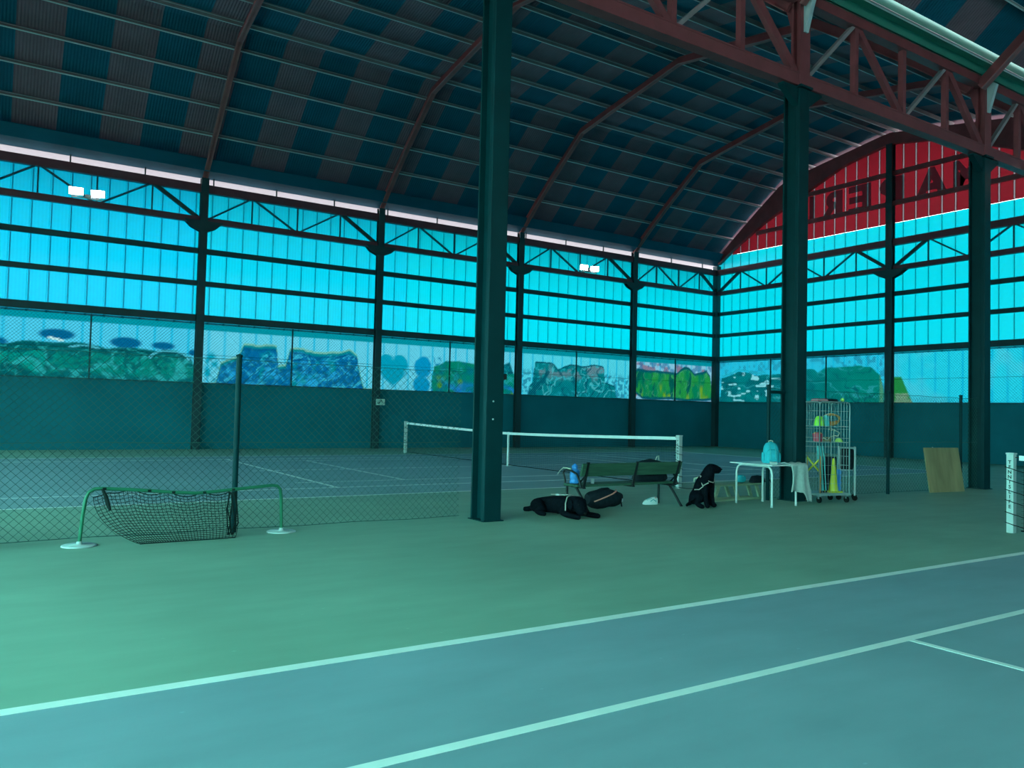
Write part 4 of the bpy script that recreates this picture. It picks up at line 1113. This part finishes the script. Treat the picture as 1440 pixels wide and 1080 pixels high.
for k in range(3): bevel(MB().box((-.12+k*.006, -.09, .015*k), (.12-k*.01, .09, .015*k+.014)).build('fold', M['redp'] if k != 1 else M['white'], g), .005)
g = gear('pouch', 'flat black pouch on top of the wire trolley', 'pouch', .10, .0, ZT); MB().ell((0, 0, .025), (.14, .09, .025), 14, 8, .7).build('body', M['bag'], g); MB().tube([(-.1, -.06, .03), (0, -.085, .03), (.1, -.06, .03)], .005, 5).build('zip', M['rubber'], g)
o = MB().ell((0, 0, .034), (.034, .034, .034), 14, 10).build('tennis_ball', M['ballgreen']); o.location = gear('tmp', 'x', 'x', .285, -.10, ZT).location
bpy.data.objects.remove(bpy.data.objects['tmp']); tag(o, 'yellow green ball resting on top of the wire trolley', 'ball')
Z2 = 1.347
g = gear('marker_dome', 'lime green dome in the top left of the wire trolley', 'marker', -.23, -.10, Z2); MB().lathe([(.085, 0), (.085, .03), (.078, .10), (.05, .16), (.03, .17)], 18).build('shell', M['lime'], g); MB().lathe([(.09, 0), (.09, .012)], 18).build('rim', M['lime'], g)
g = gear('drawstring_bag', 'pale blue drawstring bag beside the orange hoops in the trolley', 'bag', -.075, -.10, Z2); bagshape(.062, .06, .20, .6, 16, 8).build('body', M['tealp'], g); MB().tube([(-.03, -.03, .19), (0, -.05, .22), (.03, -.03, .19)], .005, 5).build('cord', M['white'], g)
for k in range(4):
    g = gear('training_hoop', 'orange hoop %s of the heap on the upper trolley shelf' % ('lowest', 'second from bottom', 'third from bottom', 'topmost')[k], 'hoop', .10+.012*k, -.02, Z2, 0, 'orange hoops on the upper trolley shelf')
    n = 20; rr = .15-.008*k; mb = MB()
    pts = [(rr*math.cos(2*PI*i/n), .12*math.sin(2*PI*i/n), .125+(.10-.012*k)*math.cos(2*PI*i/n+2.2)+.016*k-.012) for i in range(n+1)]
    zmn = min(p[2] for p in pts); pts = [(p[0], p[1], p[2]-zmn+.014+.018*k) for p in pts]
    mb.tube(pts, .013, 7, cap=False).build('ring', M['orange'], g)
Z1 = 1.067
g = gear('ball_tub', 'red tub of balls at the left of the middle trolley shelf', 'tub', -.22, -.06, Z1); MB().lathe([(.075, 0), (.088, .13), (.092, .14), (.085, .14), (.07, .01)], 18).build('tub', M['redp'], g)
for k in range(5): MB().ell((.04*math.cos(k*1.26), .04*math.sin(k*1.26), .135), (.033, .033, .033), 10, 8).build('ball', M['redp'] if k % 2 else M['orange'], g)
g = gear('skipping_rope', 'cream skipping rope loosely coiled on the middle trolley shelf', 'rope', .05, -.12, Z1)
MB().tube([(-.15, 0, .05), (-.10, .02, .03), (-.02, .02, .09), (.06, .01, .11), (.12, 0, .10), (.16, 0, .16), (.10, .01, .19), (.02, .03, .22), (-.03, .03, .25), (-.06, .02, .22), (-.02, 0, .20), (.03, .0, .22), (.05, .03, .01)], .0075, 6).build('cord', M['cream'], g)
MB().tube([(-.15, 0, .05), (-.20, .0, .07)], .012, 8).build('grip', M['cream'], g)
g = gear('cardboard_tray', 'brown tray on the middle trolley shelf under the rope', 'tray', .02, .10, Z1); mb = MB(); mb.box((-.13, -.08, 0), (.13, .08, .01)); mb.box((-.13, -.08, .01), (.13, -.07, .075)); mb.box((-.13, .07, .01), (.13, .08, .075)); mb.box((-.13, -.07, .01), (-.12, .07, .075)); mb.box((.12, -.07, .01), (.13, .07, .075)); mb.build('tray_body', M['ply'], g)
MB().box((-.05, -.082, .03), (.05, -.0801, .06)).build('hand_slot', M['black'], g)
g = gear('half_ball', 'pale green half dome at the right of the middle trolley shelf', 'marker', .19, -.12, Z1); MB().lathe([(.062, 0), (.064, .015), (.052, .045), (.028, .065), (0, .07)], 16).build('shell', M['ballgreen'], g); MB().lathe([(.068, 0), (.068, .008)], 16).build('rim', M['ballgreen'], g)
Z0 = .171
g = gear('training_cone', 'tall yellow cone with square foot in the bottom of the trolley', 'cone', .11, -.09, Z0)
MB().lathe([(.085, .02), (.07, .12), (.045, .34), (.026, .56), (.02, .60), (.0, .60)], 20).build('cone_body', M['yellow'], g); bevel(MB().box((-.12, -.11, 0), (.12, .11, .025)).build('foot', M['yellow'], g), .01)
for k in range(5):
    g = gear('slalom_pole', 'teal pole %s leaning at the left in the trolley' % ('leftmost', 'second from left', 'third from left', 'fourth from left', 'rightmost')[k], 'pole', -.17+.028*k, -.10+.05*(k % 2), Z0, 0, 'teal poles in the trolley')
    MB().tube([(0, 0, 0), (-.06, .02, .82)], .011, 8).build('shaft', M['tealp'], g); MB().lathe([(.014, .0), (.014, .03)], 8).build('tip', M['black'], g)
g = gear('mini_hurdle', 'crossed yellow hurdle standing at the left side of the trolley', 'hurdle', -.27, -.02, Z0)
MB().bar((0, -.17, .60), (0, .16, .36), .02, .028).build('bar', M['yellow'], g); MB().bar((.0, .16, .60), (0, -.17, .36), .022, .028).build('bar', M['yellow'], g)
for y in (-.17, .16): MB().tube([(0, y, 0), (0, y, .64)], .010, 8).build('leg', M['orange'], g)
g = gear('plastic_crate', 'blue plastic crate in the bottom right of the trolley', 'crate', .225, -.02, Z0+.001)
g.location.z = Z0
mb = MB(); mb.box((.015, -.02, .0), (.09, .0, .40)); 
g2 = mb.build('side_panel', M['blue'], g)
for k in range(4): MB().box((.013, -.03, .04+.09*k), (.092, -.02, .10+.09*k)).build('panel_rib', M['blue'], g)
g = gear('wire_basket', 'tall dark basket behind the yellow cone in the trolley', 'basket', .17, .10, Z0)
mb = MB(); mb.box((-.11, -.07, .0), (.11, .09, .02))
mb.build('bottom', M['black'], g)
for x0, y0, x1, y1 in ((-.11, -.07, .11, -.06), (-.11, .08, .11, .09), (-.11, -.06, -.10, .08), (.10, -.06, .11, .08)): MB().box((x0, y0, .02), (x1, y1, .62)).build('side', M['bag'], g)
# ------------------------------------------------------------------ ball cart behind the trolley
t = thing('ball_cart', 'white legged ball cart with black bag behind the wire trolley', 'ball cart', (13.205, 8.928, 0), R(35.3))
bagshape(.135, .115, .42, 1.1, 16, 8).build('hopper', M['bag'], t).location = (0, 0, .54)
CORN = [(-.15, -.135), (.15, -.135), (.15, .135), (-.15, .135)]
for x, y in CORN:
    MB().tube([(x, y, .09), (x, y, .97)], .0175, 8).build('leg', M['white'], t)
    c = MB().box((x-.012, y-.012, .05), (x+.012, y+.012, .09)).build('castor', M['white'], t)
    vs = [(x+sx, y+.048*math.cos(2*PI*i/14), .048+.048*math.sin(2*PI*i/14)) for sx in (-.013, .013) for i in range(14)]
    MB().add(vs, [tuple(range(13, -1, -1)), tuple(range(14, 28))]+[(i, (i+1) % 14, 14+(i+1) % 14, 14+i) for i in range(14)]).build('wheel', M['rubber'], c)
for (a, b) in zip(CORN, CORN[1:]+CORN[:1]):
    MB().tube([(*a, .95), (*b, .95)], .010, 8).build('rail', M['white'], t); MB().tube([(*a, .55), (*b, .55)], .008, 8).build('rail', M['white'], t)
for k in range(3): MB().tube([(-.10+.02*k, -.128, .62+k*.1), (-.04, -.132, .68+k*.1), (.02, -.128, .62+k*.1)], .007, 5).build('lacing', M['white'], t)

# ------------------------------------------------------------------ plywood board leaning on the fence
t = thing('plywood_board', 'weathered plywood board leaning on the fence left of the third column', 'board', (16.80, 9.01, 0), R(-5.5))
bevel(MB().hexa([(-.575, -.01, .0), (.575, -.01, .0), (.575, .012, .0), (-.575, .012, .0), (-.565, .14, .92), (.575, .14, .92), (.575, .162, .92), (-.565, .162, .92)]).build('panel', M['ply'], t), .003)
MB().lathe([(.012, 0), (.012, .012), (0, .014)], 8, (-.27, .15, .92)).build('white_dot', M['white'], t)  # small white dot on the top edge

# ------------------------------------------------------------------ floodlights on the far wall truss
def floodlight(x, label, y=YF-.40, z=7.66, rz=0.0):
    t = thing('floodlight', label, 'floodlight', (x, y, z), rz, group='twin floodlights on the trusses')
    MB().box((-.42, -.03, 0), (.42, .03, .03)).build('bracket', M['housing'], t)
    MB().box((-.06, -.06, .03), (.10, .04, .12)).build('junction_box', M['housing'], t)
    for s, rz in ((-1, -8), (1, -22)):
        h = MB(); h.prism([(-.20, -.05, -.12), (.20, -.05, -.12), (.20, -.05, .12), (-.20, -.05, .12)], (0, .06, 0)).prism([(-.15, .01, -.09), (.15, .01, -.09), (.15, .01, .09), (-.15, .01, .09)], (0, .06, 0))
        ho = h.build('housing', M['housing'], t)
        ho.location = (s*.30, -.02, .19); ho.rotation_euler = (R(14), 0, R(rz))
        MB().box((-.185, -.056, -.105), (.185, -.049, .105)).build('lens', M['lamp'], ho)
        MB().bar((s*.30, 0, .02), (s*.30, -.02, .12), .05, .02).build('yoke', M['housing'], t)
    return t
floodlight(2.14, 'lit twin floodlight on the far wall truss left of the goal fence post')
floodlight(21.63, 'lit twin floodlight on the far wall truss right of the nearest column')
floodlight(20.75, 'twin floodlight on the valley truss just past the right edge of view', YV-.16, 7.30, R(0))
# ------------------------------------------------------------------ sign on the far wall
t = thing('wall_sign', 'small pale sign plate low on a dark column of the far wall', 'sign', (12.0, YF-.345, 1.72))
MB().box((-.17, -.012, -.115), (.17, .012, .115)).build('plate', M['signp'], t)
mb = MB()
mb.bar((-.07, -.0135, -.07), (.03, -.0135, .07), .003, .022, up=(0, 0, 1)); mb.bar((.03, -.0135, .07), (.07, -.0135, -.03), .003, .02, up=(0, 0, 1)); mb.bar((-.12, -.0135, -.06), (-.02, -.0135, .0), .003, .018, up=(0, 0, 1))
mb.build('symbol', M['steel'], t)
